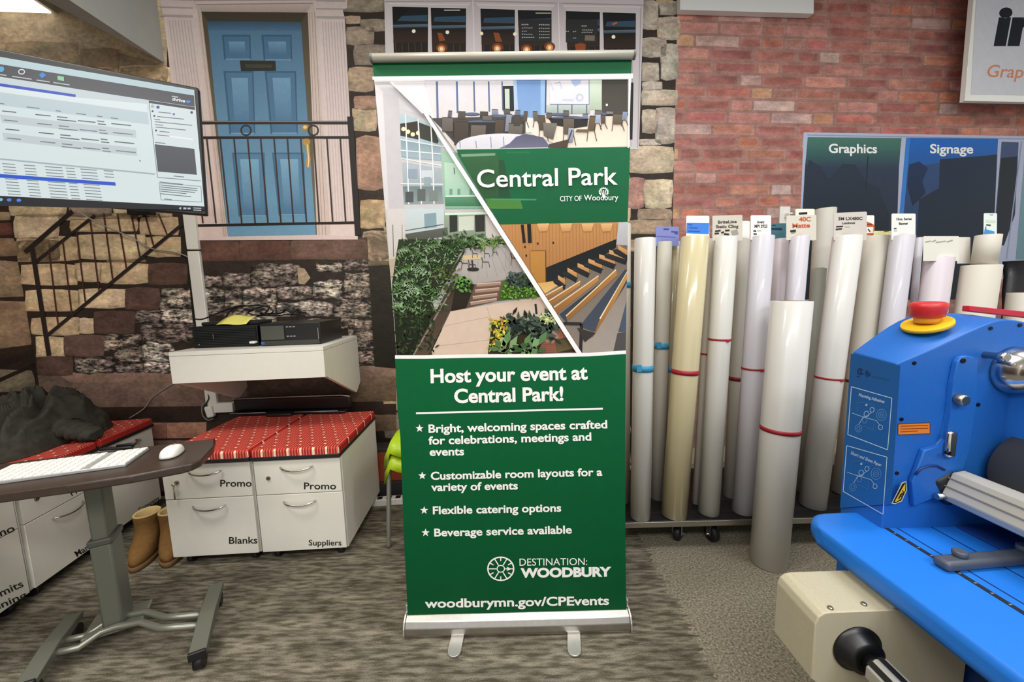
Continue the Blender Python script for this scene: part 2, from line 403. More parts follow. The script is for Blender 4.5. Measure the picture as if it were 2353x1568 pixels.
for r in [(960, 475, 1165, 605), (810, 610, 975, 685), (965, 598, 1175, 690), (620, 755, 855, 865), (850, 685, 1165, 805), (690, 838, 860, 925), (850, 800, 1045, 925), (450, 888, 690, 992), (690, 925, 865, 985), (860, 920, 1045, 990),
          (1505, 335, 1800, 465), (1225, 400, 1335, 475), (1340, 385, 1510, 475), (1900, 318, 2055, 385), (2060, 300, 2225, 375), (1212, 478, 1342, 595), (1345, 478, 1455, 595), (1455, 468, 1665, 615), (1662, 462, 1875, 545), (1878, 428, 2055, 545),
          (2060, 378, 2230, 545), (1240, 598, 1400, 650), (1662, 558, 1795, 655), (1800, 555, 2005, 645), (2000, 545, 2235, 655), (1985, 660, 2245, 725), (2125, 725, 2250, 850), (2125, 850, 2245, 945), (1800, 660, 2000, 760), (1400, 605, 1660, 700), (2090, 650, 2130, 940)]: DS(*r)
D.build('printed_broken_stone', P_ROUGH, wall_back)
T = Print(WP, WN, lift=.001); T.k = k0+8
BR = ['#5f473d', '#6a5046', '#564037', '#5b443b']
def B2(x0, y0, x1, y1, c=None): T.brect(*c2(x0, y0), *c2(x1, y1), c or RNG.choice(BR), rough=.02, edge=.8)
for r in [(890, 325, 1128, 458), (752, 472, 962, 608), (562, 612, 812, 752), (383, 755, 628, 888), (222, 885, 442, 1005)]: B2(*r)
T.poly([c2(1120, 190), c2(2205, 172), c2(2212, 300), c2(1130, 318)], '#4d382f'); 
for a_, b_ in ((1190, 1435), (1440, 1740), (1745, 2205)): B2(a_, 190-(a_-1190)*.016, b_, 312-(a_-1190)*.012, RNG.choice(['#5d4036', '#553b32', '#6a4f43']))
T.poly([c2(1785, 350), c2(1830, 360), c2(1865, 415), c2(1830, 455), c2(1795, 450)], '#b09a7c')
T.poly([c2(2212, 310), c2(2345, 315), c2(2385, 960), c2(2250, 948)], '#2e2a20', '#1b170f'); T.poly([c2(2212, 310), c2(2345, 315), c2(2348, 335), c2(2212, 345)], '#6d5f4b')
T.poly([c2(1100, 20), c2(1125, 20), c2(1190, 690), c2(1160, 690)], '#221c19')
T.poly([c2(1400, 985), c2(1420, 985), c2(1440, 1150), c2(1420, 1150)], '#3d2f28'); 
T.build('printed_steps', P_STONE, wall_back)
# the printed door, its surround and the railing
G = Print(WP, WN, conv=c1p, lift=.001); G.k = k0+16
PK, PK2 = '#d6c6c4', '#e2cdc6'
G.poly([(945, -60), (2090, -60), (2085, 50), (2060, 62), (2072, 120), (2140, 1428), (1130, 1440), (1030, 490), (985, 100)], '#cdbfbd', '#dfc9c3')
def quadx(tx0, tx1, ty, bx0, bx1, by, c, cc=None): G.poly([(tx0, ty), (tx1, ty), (bx1, by), (bx0, by)], c, cc)
quadx(1000, 1225, 110, 1160, 1340, 1430, '#c9bcb9', '#dcc6be'); quadx(1915, 2065, 120, 1985, 2130, 1420, '#d2c4c3', '#e0ccc6')
for i in range(8):                                             # flutes
    x = 1015+i*18; quadx(x, x+6, 125, x+155, x+161, 1300, '#b3a7a5', '#cdb6ae')
    x = 1935+i*17; quadx(x, x+6, 135, x+68, x+74, 1330, '#b9adad', '#d0bcb8')
for y, h in ((88, 14), (40, 8), (-10, 10)):
    G.poly([(965, y), (1160, y+6), (1160, y+6+h), (965, y+h)], '#a99d9b'); G.poly([(1900, y+10), (2075, y+12), (2075, y+12+h), (1900, y+10+h)], '#aca0a0')
G.poly([(1160, 0), (1215, 60), (1375, 1440), (1340, 1440), (1185, 60)], '#bfb0a8', '#d2bab0'); G.poly([(1190, 30), (1870, 20), (1850, 75), (1215, 75)], '#c3b5ae', '#a89a92')
G.line([(1185, 30), (1880, 22)], 6, '#94877f'); G.line([(1165, 5), (1890, 0)], 6, '#a3968f')
G.poly([(1845, 70), (1885, 20), (1985, 1425), (1905, 1425)], '#c6b8b0', '#d6c1b8')
for k in range(3): G.line([(1858+k*16, 75), (1918+k*20, 1420)], 4, '#a7978c')
for k in range(2): G.line([(1195+k*16, 60), (1350+k*12, 1430)], 4, '#b09f96')
G.poly([(1212, 72), (1850, 78), (1905, 1418), (1372, 1425)], '#4f4534', '#6c6658')                      # reveal
G.poly([(1248, 128), (1808, 135), (1898, 1412), (1372, 1420)], '#4c7291', '#6f9bb8')                    # door leaf
G.poly([(1215, 75), (1845, 80), (1808, 140), (1252, 132)], '#3d3629')
G.poly([(1248, 128), (1808, 135), (1810, 190), (1252, 185)], '#2c4a63', '#486d8b')
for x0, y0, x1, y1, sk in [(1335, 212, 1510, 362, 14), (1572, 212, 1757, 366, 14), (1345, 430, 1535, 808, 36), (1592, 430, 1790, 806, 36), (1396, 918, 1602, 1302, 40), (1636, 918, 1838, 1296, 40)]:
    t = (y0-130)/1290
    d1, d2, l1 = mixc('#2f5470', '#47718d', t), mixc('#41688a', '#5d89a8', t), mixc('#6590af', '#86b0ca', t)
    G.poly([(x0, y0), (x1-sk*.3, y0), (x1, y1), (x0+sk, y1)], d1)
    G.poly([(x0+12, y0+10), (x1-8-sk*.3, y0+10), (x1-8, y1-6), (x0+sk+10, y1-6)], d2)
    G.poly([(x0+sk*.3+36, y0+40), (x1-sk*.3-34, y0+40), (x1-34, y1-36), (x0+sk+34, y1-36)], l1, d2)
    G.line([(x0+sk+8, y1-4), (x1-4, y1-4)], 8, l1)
G.poly([(1443, 366), (1656, 368), (1660, 428), (1450, 430)], '#23241d'); G.poly([(1475, 388), (1635, 390), (1637, 410), (1478, 410)], '#3a3a2e')
G.ell(1836, 770, 24, 20, '#a8823f'); G.ell(1834, 766, 12, 10, '#e3c887')
G.ell(1842, 855, 24, 22, '#b08a45'); G.poly([(1832, 860), (1856, 856), (1868, 960), (1862, 1012), (1846, 1015), (1838, 980), (1846, 940)], '#b48e4c'); G.line([(1848, 870), (1856, 965), (1852, 1005)], 6, '#f0dcae')
G.poly([(1200, 1425), (1900, 1412), (2150, 1420), (2150, 1440), (1200, 1445)], '#d9c4be')
G.mi = 1
BK = '#231c1a'
G.line([(1180, 738), (2100, 738)], 20, BK); G.line([(1190, 732), (2095, 732)], 5, '#8f8784'); G.line([(1190, 829), (2110, 827)], 15, BK); G.line([(1170, 1356), (2140, 1338)], 15, BK)
for cx in (1480, 1883): G.ring(cx, 785, 34, 34, 9, '#2c2524')
for t0, t1 in zip([1165, 1245, 1325, 1408, 1490, 1568, 1648, 1728, 1808, 1885, 1965, 2045], [1222, 1300, 1378, 1455, 1535, 1612, 1690, 1765, 1843, 1920, 2000, 2078]):
    G.line([(t0, 835), (t1, 1342)], 9, '#3a2a28')
G.poly([(2086, 703), (2122, 702), (2168, 1412), (2134, 1418)], BK)
G.conv = lambda x, y: c2(x, y)
for a_, b_, w_ in [((440, 15), (155, 262), 26), ((575, 40), (225, 315), 18), ((1110, 85), (290, 760), 20), ((200, 240), (300, 882), 28)]: G.line([a_, b_], w_, '#2b2220')
for i in range(9):
    x = 300+82*i
    yl = 760-(x+30-290)*.823; yt = 310-(x-225)*.78
    if yt > 30: yt = max(yt, 30)
    G.line([(x, max(yt, 30)), (x+55, yl-25)], 9, '#4d2c24')
G.build('printed_door', [P_WOOD, P_FLAT], wall_back)
# the printed restaurant window above the banner
N4 = Print(WP, WN, conv=c4, lift=.001); N4.k = k0+60
FRM = '#cfc8cb'
N4.poly([(140, -60), (2090, -60), (2085, 30), (2050, 1125), (190, 1135), (150, 420)], FRM, '#d8d0d2')
for x0_, x1_ in ((215, 480), (500, 770), (870, 1120), (1142, 1400), (1505, 1750), (1770, 1965)):
    N4.poly([(x0_, 425), (x1_, 425), (x1_-4, 700), (x0_+6, 700)], '#1f1712', '#2a221d'); N4.poly([(x0_+8, 725), (x1_-4, 725), (x1_-8, 1050), (x0_+14, 1050)], '#232628', '#1b1d20')
N4.line([(145, 15), (800, 12), (2080, 42)], 8, '#aaa1a6'); N4.line([(175, 32), (2060, 58)], 6, '#ece6e6'); N4.line([(2065, 60), (2040, 1110)], 6, '#a9a0a6'); N4.line([(2012, 100), (1990, 1100)], 5, '#b6adb2')
for x in (805, 1445): N4.poly([(x-45, 70), (x, 5), (x+60, 75), (x+55, 420), (x-40, 420)], '#c2babf', '#d6ced0'); N4.line([(x, 10), (x+12, 420)], 6, '#e9e2e4')
panes = [(202, 55, 470, 60), (490, 62, 755, 68), (862, 70, 1120, 78), (1142, 80, 1395, 85), (1502, 88, 1757, 95), (1778, 98, 2026, 105)]
for x0, y0, x1, y1 in panes:
    N4.poly([(x0, y0), (x1, y1), (x1-2, 410), (x0+12, 410)], '#11171c', '#1f1712'); 
    N4.poly([(x0+30, y0+70), (x1-5, y0+62), (x1-5, y0+110), (x0+20, y0+105)], '#2c4f6d', '#3a4c5a')
    N4.poly([(x0+5, y0+135), (x1-3, y0+130), (x1-3, y0+152), (x0+5, y0+158)], '#5b7385', '#3c4a55')
    N4.poly([(x0+8, y0+180), (x1-3, y0+180), (x1-3, y0+265), (x0+8, y0+270)], '#231a14', '#35241a')
    for j in range(5): N4.line([(x0+25+j*48, y0+270), (x0+28+j*48, 408)], 5, '#4d3a2c', up=False)
    N4.k += 1
N4.poly([(205, 60), (330, 62), (240, 160), (210, 175)], '#0c0f12'); N4.line([(590, 82), (710, 82)], 7, '#e8e4da'); N4.line([(1275, 104), (1390, 104)], 6, '#d8d4c8')
N4.poly([(1150, 150), (1395, 150), (1395, 320), (1150, 315)], '#2a2c2e'); N4.poly([(1502, 150), (1740, 155), (1738, 330), (1502, 322)], '#2a2c2e'); N4.poly([(1645, 270), (1718, 272), (1717, 312), (1643, 310)], '#7a6e5e')
for (x, y, l) in [(1170, 190, 68), (1300, 192, 92), (1172, 215, 90), (1172, 240, 50), (1300, 218, 88), (1300, 242, 88), (1172, 262, 85), (1300, 265, 85), (1172, 286, 110), (1300, 288, 88), (1620, 200, 50), (1625, 230, 90), (1620, 248, 90), (1502, 240, 30), (1555, 242, 25), (1555, 290, 40)]:
    n = max(2, int(l/14))
    for j in range(n): N4.line([(x+j*14, y+RNG.uniform(-2, 2)), (x+j*14+9, y)], 9 if y < 205 else 6, '#b9b9b2', up=False)
N4.k += 1
for x, y in ((570, 365), (988, 362), (1208, 372), (1612, 360), (1380, 355)): N4.ell(x, y, 42, 34, '#7a3f1c'); N4.ell(x, y+8, 26, 26, '#e39a52'); N4.ell(x, y+8, 12, 14, '#fff0cf')
for p_ in [[(960, 250), (1000, 252), (1025, 320), (975, 318)], [(540, 250), (575, 255), (600, 310), (555, 318)], [(1570, 335), (1650, 335), (1640, 390), (1580, 390)]]: N4.poly(p_, '#8e4a24')
for x, y in ((363, 240), (615, 248), (870, 258), (1120, 262), (1858, 283)): N4.ell(x, y, 14, 14, '#fff6dc')
N4.line([(1850, 190), (1885, 175)], 14, '#c4622f')
N4.poly([(1975, 625), (2008, 625), (2000, 1050), (1970, 1050)], '#232628')
N4.build('printed_window', P_FLAT, wall_back)
# brick print
UB = wu(wallhit(1550, 300)); 
B = Print(WP, WN, lift=.001)
def wq(u, z): return CORN+WD*u+AZ*z+WN*(B.lift+B.k*B.step)
u_end = WL-.05
B.raw([wq(UB, .12), wq(u_end, .12), wq(u_end, 3.28), wq(UB, 3.28)], ['#9d766b']*4)
BRK = ['#96554c', '#9f6055', '#a5685c', '#91544e', '#9c5a50', '#ac7468', '#a85c54', '#985a52', '#ad766c', '#b27560']
ODD = ['#bb9d92', '#b98d84', '#bd8560', '#c0946c', '#b0654e', '#b4988f', '#bda79c', '#b5786a', '#b87058']
z = .9; row = 0; RH = .0775
while z < 3.25:
    u = UB+.004-(.16 if row % 2 else .0)-RNG.uniform(0, .12)
    while u < u_end:
        l = .292 if RNG.random() < .6 else .142
        a_, b_ = max(u, UB), min(u+l, u_end)
        if b_-a_ > .02:
            c = jit(mixc(RNG.choice(ODD) if RNG.random() < .26 else RNG.choice(BRK), '#c79a8c', .16), .1)
            h = RH-.014; g = .004
            o_ = [(a_+RNG.uniform(0, g), z+RNG.uniform(0, g)), ((a_+b_)/2, z+RNG.uniform(-.002, .003)), (b_-RNG.uniform(0, g), z+RNG.uniform(0, g)), (b_-RNG.uniform(0, g), z+h-RNG.uniform(0, g)), ((a_+b_)/2, z+h+RNG.uniform(-.003, .002)), (a_+RNG.uniform(0, g), z+h-RNG.uniform(0, g))]
            cu, cz = (a_+b_)/2, z+h/2
            i_ = [(cu+(p-cu)*.86, cz+(q_-cz)*.6) for p, q_ in o_]
            ci = [jit(c, .22) for _ in o_]; ce = [mixc(c, '#b79a92', RNG.uniform(.1, .5)) for _ in o_]
            for i in range(6):
                j = (i+1) % 6; B.raw([wq(*o_[i]), wq(*o_[j]), wq(*i_[j]), wq(*i_[i])], [ce[i], ce[j], ci[j], ci[i]], False)
            B.raw([wq(*p) for p in i_], ci, False)
        u += l+.014
    z += RH; row += 1
B.build('printed_brickwork', P_BRICK, wall_back)
# shopfront print on the bricks
V = Print(WP, WN, conv=c7, lift=.0012)
V.poly([(1028, 795), (2560, 822), (2560, 1560), (985, 1900)], '#b4bbd3', '#a5aec8'); V.line([(1050, 812), (2480, 838)], 6, '#8f98b4')
V.poly([(1052, 824), (1616, 830), (1608, 905), (1046, 895)], '#4d7a6a', '#3f6763'); V.poly([(1046, 895), (1608, 905), (1600, 1010), (1036, 1000)], '#3f6763', '#333f52'); V.poly([(1036, 1000), (1600, 1010), (1575, 1800), (990, 1800)], '#333f52', '#191f24')
V.poly([(1060, 960), (1130, 1000), (1180, 1080), (1260, 985), (1340, 990), (1400, 1090), (1480, 1130), (1540, 1290), (1540, 1600), (1030, 1600), (1035, 1040)], '#303b4a', '#1b2126')
V.line([(1415, 935), (1400, 1130)], 5, '#22282f')
V.poly([(1643, 828), (2195, 834), (2190, 925), (1640, 1010)], '#1f6ac2', '#285a9c'); V.poly([(1640, 1010), (2190, 925), (2150, 1800), (1570, 1800)], '#34507c', '#26303a')
V.poly([(1845, 958), (2190, 930), (2150, 1800), (1690, 1800), (1720, 1200), (1840, 1130)], '#263348', '#1f272c'); V.poly([(1660, 990), (1720, 970), (1775, 1010), (1740, 1090), (1760, 1160), (1680, 1240), (1650, 1120)], '#22375a', '#1f2c40')
V.poly([(1643, 830), (1668, 830), (1625, 1320), (1600, 1320)], '#3a7ccb')
V.poly([(2216, 852), (2318, 856), (2296, 1290), (2230, 1475), (2165, 1475)], '#44557c', '#28323c'); V.poly([(2212, 950), (2310, 940), (2290, 1300), (2230, 1470), (2170, 1470)], '#222a33')
V.line([(2336, 850), (2245, 1560)], 8, '#8f98b4'); V.poly([(2360, 870), (2560, 875), (2560, 1560), (2300, 1560)], '#7fa0ad', '#6a8c98')
V.text('Graphics', (1178, 918), (1468, 920), 52, '#f4f4f0', .022); V.text('Signage', (1786, 920), (2045, 922), 52, '#f4f4f0', .022)
V.build('printed_shopfront', P_GLOSS, wall_back)
# facade print on the left wall
Lp = Print(CORN, LN, lift=.001)
Lp.raw([CORN+LN*.001+AZ*.02, CORN+LN*.001+AZ*2.7, CORN+LN*.001+LD*3.6+AZ*2.7, CORN+LN*.001+LD*3.6+AZ*.02], ['#32271f']*4)
for x0, y0, x1, y1, c in [(-150, 488, 30, 512, '#b09a7c'), (-150, 514, 36, 546, '#6a4238'), (-150, 548, 44, 594, '#9a7f66'), (-200, 598, 57, 690, '#ab9176'), (-200, 692, 76, 805, '#a88a70'), (-200, 850, 82, 905, '#8d826c')]:
    Lp.stone([(x0, y0), (x1-4, y0-2), (x1, y1-6), (x0, y1)], c, rough=.06)
Lp.poly([(-200, 905), (82, 800), (82, 812), (-200, 940)], '#2a201b'); Lp.line([(-60, 900), (80, 838)], 9, '#2a201b')
Lp.build('printed_stonework', P_STONE, wall_left)
# ------------------------------------------------------------------ roll-up banner in the middle
YB = 1.345
silver = mat('brushed_aluminium', '#b9b6b0', .32, 1, noise=.06, nscale=60)
silver_l = mat('satin_aluminium', '#d0cec9', .4, .8, noise=.05, nscale=60)
dark_gap = mat('black_gap', '#0d0d0e', .6)
T0 = thing('banner_stand', 'tall green roll-up banner stand with white lettering and photos, standing on the carpet', 'banner', (0, YB, 0))
PB = (0, YB, 0); NB = -AY
Pn = Print(PB, NB, lift=.0, step=3e-5)
left = [(855, 140), (860, 184), (870.6, 306), (881, 428), (889, 541), (900, 664), (911, 817), (916.5, 939), (923, 999), (931, 1231), (940, 1408)]
right = [(1452, 134), (1450, 190), (1444.5, 352), (1440, 510), (1436, 700), (1435, 804), (1433, 999), (1434, 1240), (1436, 1400)]
# vinyl sheet with real thickness
mb = MB(); mb.prism([ony(x, y, YB) for x, y in left]+[ony(x, y, YB) for x, y in reversed(right)], AY*.0015)
panel = mb.build('graphic_panel', mat('vinyl_back', '#e8e8e4', .5), T0)
def xl(y):
    for (a, b), (c, d) in zip(left, left[1:]):
        if y <= d: return a+(c-a)*(y-b)/(d-b)
    return left[-1][0]
def xr(y):
    for (a, b), (c, d) in zip(right, right[1:]):
        if y <= d: return a+(c-a)*(y-b)/(d-b)
    return right[-1][0]
GR = '#045e34'
A = Print(PB, NB, conv=lambda x, y: (min(max(x, xl(y)), xr(y)), y), lift=.0006, step=3e-5)
A.poly(left[:2]+[(870, 306)]+[(1444.5, 352), (1450, 187), (1452, 134)], '#dcd9da')
A.poly([(855, 140), (1452, 134), (1450.5, 176), (859.5, 183)], GR)
# --- photograph of the atrium, lower left
A.poly([(860, 187), (925, 187), (1336, 808), (911, 817), (900, 664), (889, 541), (881, 428), (870.6, 306)], '#c9c7cb', '#b4b0ac')
K5 = c5
def P4(pts, c, cc=None, **k): A.poly([c4(*p) for p in pts], c, cc, **k)
def P5(pts, c, cc=None, **k): A.poly([c5(*p) for p in pts], c, cc, **k)
def L4(pts, w, c): A.line([c4(*p) for p in pts], w/3.267, c)
def L5(pts, w, c): A.line([c5(*p) for p in pts], w/3.267, c)
P4([(65, 610), (190, 620), (520, 1100), (900, 1568), (140, 1568), (100, 1000)], '#cccacd', '#c2c0c2')
P4([(130, 700), (250, 720), (290, 1568), (150, 1568)], '#c3c0c4', '#bdb9bc'); P4([(70, 640), (130, 690), (175, 1568), (140, 1568), (95, 900)], '#d8d5d9', '#cbc7c9')
P4([(205, 640), (385, 628), (360, 725), (250, 680)], '#8fa5a2'); P4([(250, 640), (330, 632), (345, 700)], '#c8d2d2'); 
P4([(250, 740), (440, 820), (445, 870), (255, 820)], '#cfcdd2'); P4([(255, 850), (500, 930), (570, 1060), (570, 1210), (270, 1190)], '#b4c6cc', '#93a8b3')
P4([(260, 930), (400, 910), (400, 1050), (262, 1020)], '#3a342e'); 
for x, y in ((285, 970), (320, 990), (355, 1010), (395, 1000), (430, 1005)): A.ell(*c4(x, y), 5, 5, '#f0dcb0')
P4([(400, 920), (510, 960), (550, 1060), (540, 1080), (410, 1040)], '#3b3d36'); P4([(265, 1050), (560, 1100), (562, 1205), (270, 1175)], '#8196a3', '#9fb0b8')
P4([(275, 1215), (570, 1265), (590, 1530), (290, 1535)], '#a9b4bb', '#8f9a9d'); P4([(280, 1400), (575, 1400), (580, 1530), (290, 1535)], '#6f7d80', '#8a9596')
for x in (300, 395, 490): L4([(x, 860+(x-300)*.35), (x+14, 1190), (x+25, 1535)], 9, '#dfe3e6')
for y0, y1 in ((1190, 1250), (1380, 1385), (1050, 1105), (1130, 1160)): L4([(265, y0), (600, y1)], 8, '#dcdfe0')
for x, y, w_, h_, c in [(320, 1270, 70, 70, '#8d9aa8'), (420, 1280, 80, 60, '#c5ccd2'), (300, 1440, 60, 80, '#4b5253'), (390, 1420, 60, 90, '#5c6361'), (480, 1430, 60, 80, '#75807c'), (440, 1330, 50, 60, '#8fa0a6')]: A.rect(*c4(x, y), *c4(x+w_, y+h_), c)
P4([(565, 1135), (700, 1150), (950, 1568), (600, 1568), (590, 1480)], '#a3c4ae', '#7fae90'); P4([(590, 1220), (680, 1230), (810, 1470), (600, 1475)], '#bcd6c4', '#9fc4ad'); P4([(595, 1480), (860, 1480), (900, 1550), (600, 1550)], '#5d8f70', '#3f7454')
L4([(600, 1475), (860, 1472)], 10, '#cfe2d5'); L4([(665, 1260), (668, 1310)], 8, '#5b6b64')
for x in (630, 690, 780): A.rect(*c4(x, 1420), *c4(x+22, 1465), '#6f9a83')
P5([(155, 0), (300, 0), (300, 380), (250, 420), (180, 430)], '#cbc7c5', '#bdb5ad'); L5([(205, 120), (212, 360)], 6, '#6c635c'); L5([(275, 120), (278, 330)], 5, '#8d847b')
P5([(300, 0), (590, 0), (590, 150), (300, 190)], '#c0ccd0', '#b6c0bd'); P5([(440, 40), (530, 30), (535, 140), (445, 150)], '#7f98a0')
P5([(590, 30), (930, 20), (1010, 120), (1060, 250), (590, 260)], '#8fa38f', '#7c8474'); P5([(630, 50), (690, 48), (690, 170), (632, 180)], '#2d302c'); P5([(820, 48), (895, 45), (895, 170), (825, 175)], '#30302c'); P5([(700, 60), (815, 55), (815, 160), (700, 170)], '#c4c9bb')
L5([(595, 40), (935, 32)], 18, '#cfe0cc'); P5([(900, 50), (1000, 120), (1060, 240), (905, 230)], '#c8c1bb')
P5([(300, 190), (615, 140), (620, 200), (305, 260)], '#5b5e58', '#474840'); L5([(300, 165), (585, 118)], 6, '#4a555c')
P5([(180, 380), (330, 370), (200, 560)], '#b3a28d')
P5([(250, 230), (1050, 230), (900, 400), (700, 420), (500, 700), (650, 1105), (235, 1105), (200, 560)], '#2b3420', '#1d2014')
P5([(735, 300), (1045, 262), (1090, 300), (1210, 480), (1060, 530), (790, 570), (690, 500), (640, 470)], '#b0aaa8', '#a29a94')
for k in range(8): L5([(760+k*42, 300-k*3), (700+k*72, 540-k*8)], 2.5, '#8d8681')
P5([(640, 470), (735, 320), (745, 330), (660, 480)], '#3a322a')
for t in ((805, 280, 910, 274, 905, 296, 810, 300), (730, 352, 872, 346, 862, 378, 738, 384)): P5([t[:2], t[2:4], t[4:6], t[6:]], '#c9b389')
for cx, cy, k in ((820, 330, .7), (910, 330, .7), (745, 400, 1), (900, 390, 1), (800, 410, 1), (1120, 360, 1.1), (970, 320, .6)):
    L5([(cx-28*k, cy-25*k), (cx-20*k, cy+10*k), (cx+24*k, cy+10*k)], 7*k, '#4b4540'); L5([(cx-20*k, cy+10*k), (cx-26*k, cy+58*k)], 4, '#4b4540'); L5([(cx+24*k, cy+10*k), (cx+32*k, cy+50*k)], 4, '#4b4540')
A.ell(*c5(808, 455), 14, 4.5, '#2a2724'); L5([(800, 385), (806, 450)], 12, '#37322d')
P5([(820, 570), (1030, 540), (1000, 690), (755, 745)], '#6d5347', '#5a463a')
for a_, b_, c_, d_ in [(835, 575, 1015, 560), (822, 620, 1005, 602), (805, 668, 990, 645), (788, 712, 985, 682)]: L5([(a_, b_), (c_, d_)], 24, '#9b7e6d'); L5([(a_, b_-9), (c_, d_-9)], 7, '#c9b1a2')
P5([(1030, 540), (1220, 480), (1320, 660), (1000, 690)], '#4c6a26', '#3d5a1e')
P5([(640, 770), (900, 725), (1320, 660), (1360, 700), (1480, 830), (950, 835), (918, 1097), (480, 1108)], '#cdb6a4', '#d2baa6')
for a_, b_ in [((590, 880), (935, 810)), ((540, 1030), (930, 985)), ((910, 735), (940, 830))]: L5([a_, b_], 3, '#a8907f')
P5([(690, 530), (640, 560), (350, 1108), (470, 1108), (650, 740)], '#3c3128', '#57473b'); L5([(685, 540), (360, 1100)], 10, '#8d8073')
P5([(690, 520), (820, 570), (755, 745), (640, 770)], '#2b2a1c', '#231a12')
P5([(950, 835), (1480, 850), (1580, 1075), (918, 1097)], '#2a2a16', '#3f2c19'); P5([(1300, 950), (1420, 895), (1500, 900), (1520, 960), (1420, 985), (1430, 1080), (1290, 1085), (1320, 1010)], '#a56f58', '#8e5442'); P5([(1300, 985), (1340, 930), (1420, 910), (1450, 960), (1400, 1010)], '#b58e80')
for k in range(5): L5([(1425+k*20, 902), (1448+k*20, 965)], 3, '#6b3d30'); L5([(1310, 1020+k*15), (1420, 1015+k*15)], 3, '#6b3d30')
P5([(1420, 985), (1540, 960), (1590, 1040), (1430, 1080)], '#4c4a2c', '#6b5a3c'); L5([(1275, 715), (1283, 790)], 16, '#2a2a2a'); L5([(745, 490), (750, 530)], 18, '#222')if False else None
def leaves(n, box, cols, ln, wd, rad=None, hub=None, conv=c5):
    for i in range(n):
        x, y = RNG.uniform(box[0], box[2]), RNG.uniform(box[1], box[3])
        a = RNG.uniform(0, 6.283) if hub is None else math.atan2(y-hub[1], x-hub[0])+RNG.uniform(-.4, .4)
        l = ln*RNG.uniform(.6, 1.3); w_ = wd*RNG.uniform(.7, 1.2); ca, sa = math.cos(a), math.sin(a)
        pts = [(x, y), (x+ca*l*.5-sa*w_, y+sa*l*.5+ca*w_), (x+ca*l, y+sa*l), (x+ca*l*.5+sa*w_, y+sa*l*.5-ca*w_)]
        A.poly([conv(*p) for p in pts], jit(RNG.choice(cols), .25), up=(i % 12 == 11))
def palm(cx, cy, n, l, cols):
    for i in range(n):
        a = math.pi*(1+i/(n-1))+RNG.uniform(-.2, .2); b = l*RNG.uniform(.7, 1.15); pts = []
        for k in range(7):
            t = k/6; pts.append((cx+math.cos(a)*b*t, cy+math.sin(a)*b*t*.8+b*.55*t*t))
        c = jit(RNG.choice(cols), .2)
        for (x, y), (x2, y2) in zip(pts, pts[1:]):
            for s_ in (-1, 1): A.poly([c5(x, y), c5(x2, y2), c5((x+x2)/2+s_*(y2-y)*.3+s_*16, (y+y2)/2+30)], c, up=False)
        A.k += 1
DG = ['#2b4522', '#3d5c30', '#4f7040', '#1d2f17', '#668755', '#7c986c', '#8fa880']
leaves(220, (280, 240, 700, 420), DG, 36, 5); leaves(330, (225, 430, 600, 760), DG, 46, 5); leaves(150, (235, 760, 520, 1080), ['#22301a', '#2c3d20', '#1a2413', '#3b4a2c'], 45, 9)
leaves(80, (600, 200, 880, 300), ['#33482a', '#496038', '#27381f'], 44, 8); leaves(70, (870, 215, 1050, 290), ['#6a8a4a', '#557238', '#7d9a5c'], 45, 6)
for p_ in ((330, 300, 9, 110), (560, 260, 10, 120), (470, 400, 10, 130), (350, 440, 9, 120), (300, 560, 10, 130), (420, 600, 10, 150), (280, 720, 9, 120), (760, 230, 9, 70), (840, 210, 8, 70)): palm(*p_, ['#6d8c58', '#547545', '#8aa67a', '#3f5c32', '#9ab48c'])
leaves(60, (540, 450, 690, 620), ['#3f4c25', '#566a35', '#6b5a3a', '#2f3a1c'], 40, 9); leaves(40, (690, 520, 790, 610), ['#4d7a35', '#3a6128', '#5f9045'], 36, 12)
leaves(110, (1065, 490, 1240, 610), ['#26322b', '#35443a', '#1c2620', '#4a5a4e'], 46, 10); leaves(120, (1020, 590, 1290, 670), ['#5d8a2b', '#4b7423', '#76a03c', '#3a5c1c'], 24, 8)
leaves(150, (1040, 800, 1420, 980), ['#1f2a22', '#2c3b2f', '#3d4f41', '#151d17', '#506052'], 70, 14); leaves(70, (950, 830, 1060, 1040), ['#b9b43a', '#8aa032', '#d0c650', '#7a8f2c', '#a8742c'], 40, 10)
leaves(50, (1310, 790, 1440, 860), ['#a9b27a', '#7d8f55', '#c3c890'], 40, 10); leaves(34, (980, 1010, 1300, 1075), ['#6f8f5c', '#58784a', '#86a472', '#3e5a34'], 100, 26)
# --- photograph of the meeting hall, top right
P4([(445, 615), (1965, 608), (1978, 1115), (1970, 1120), (690, 1160), (500, 900)], '#d6d3da', '#cec7c0')
P4([(190, 625), (440, 620), (520, 900), (440, 850)], '#dedbe0')
for x, w_, y1 in ((540, 16, 905), (688, 14, 860), (815, 12, 850), (925, 12, 850), (1025, 10, 840)): L4([(x, 625), (x+6, y1)], w_, '#5e6a8c')
P4([(1130, 615), (1312, 612), (1312, 905), (1190, 905), (1140, 850)], '#6f92c4', '#7fa0cc'); P4([(1312, 612), (1352, 612), (1350, 870), (1312, 880)], '#93b4dc'); P4([(1108, 616), (1132, 616), (1145, 850), (1118, 860)], '#a9c0e0')
P4([(1030, 660), (1110, 658), (1115, 845), (1035, 850)], '#23262c'); P4([(1045, 680), (1080, 680), (1082, 830), (1048, 835)], '#bcc8bc'); L4([(1352, 615), (1348, 860)], 10, '#41506b')
P4([(1385, 612), (1672, 612), (1672, 795), (1380, 792)], '#dedce2', '#d4d4e0'); L4([(1382, 795), (1674, 797)], 6, '#6b7690'); L4([(1672, 612), (1673, 797)], 6, '#8d97ad')
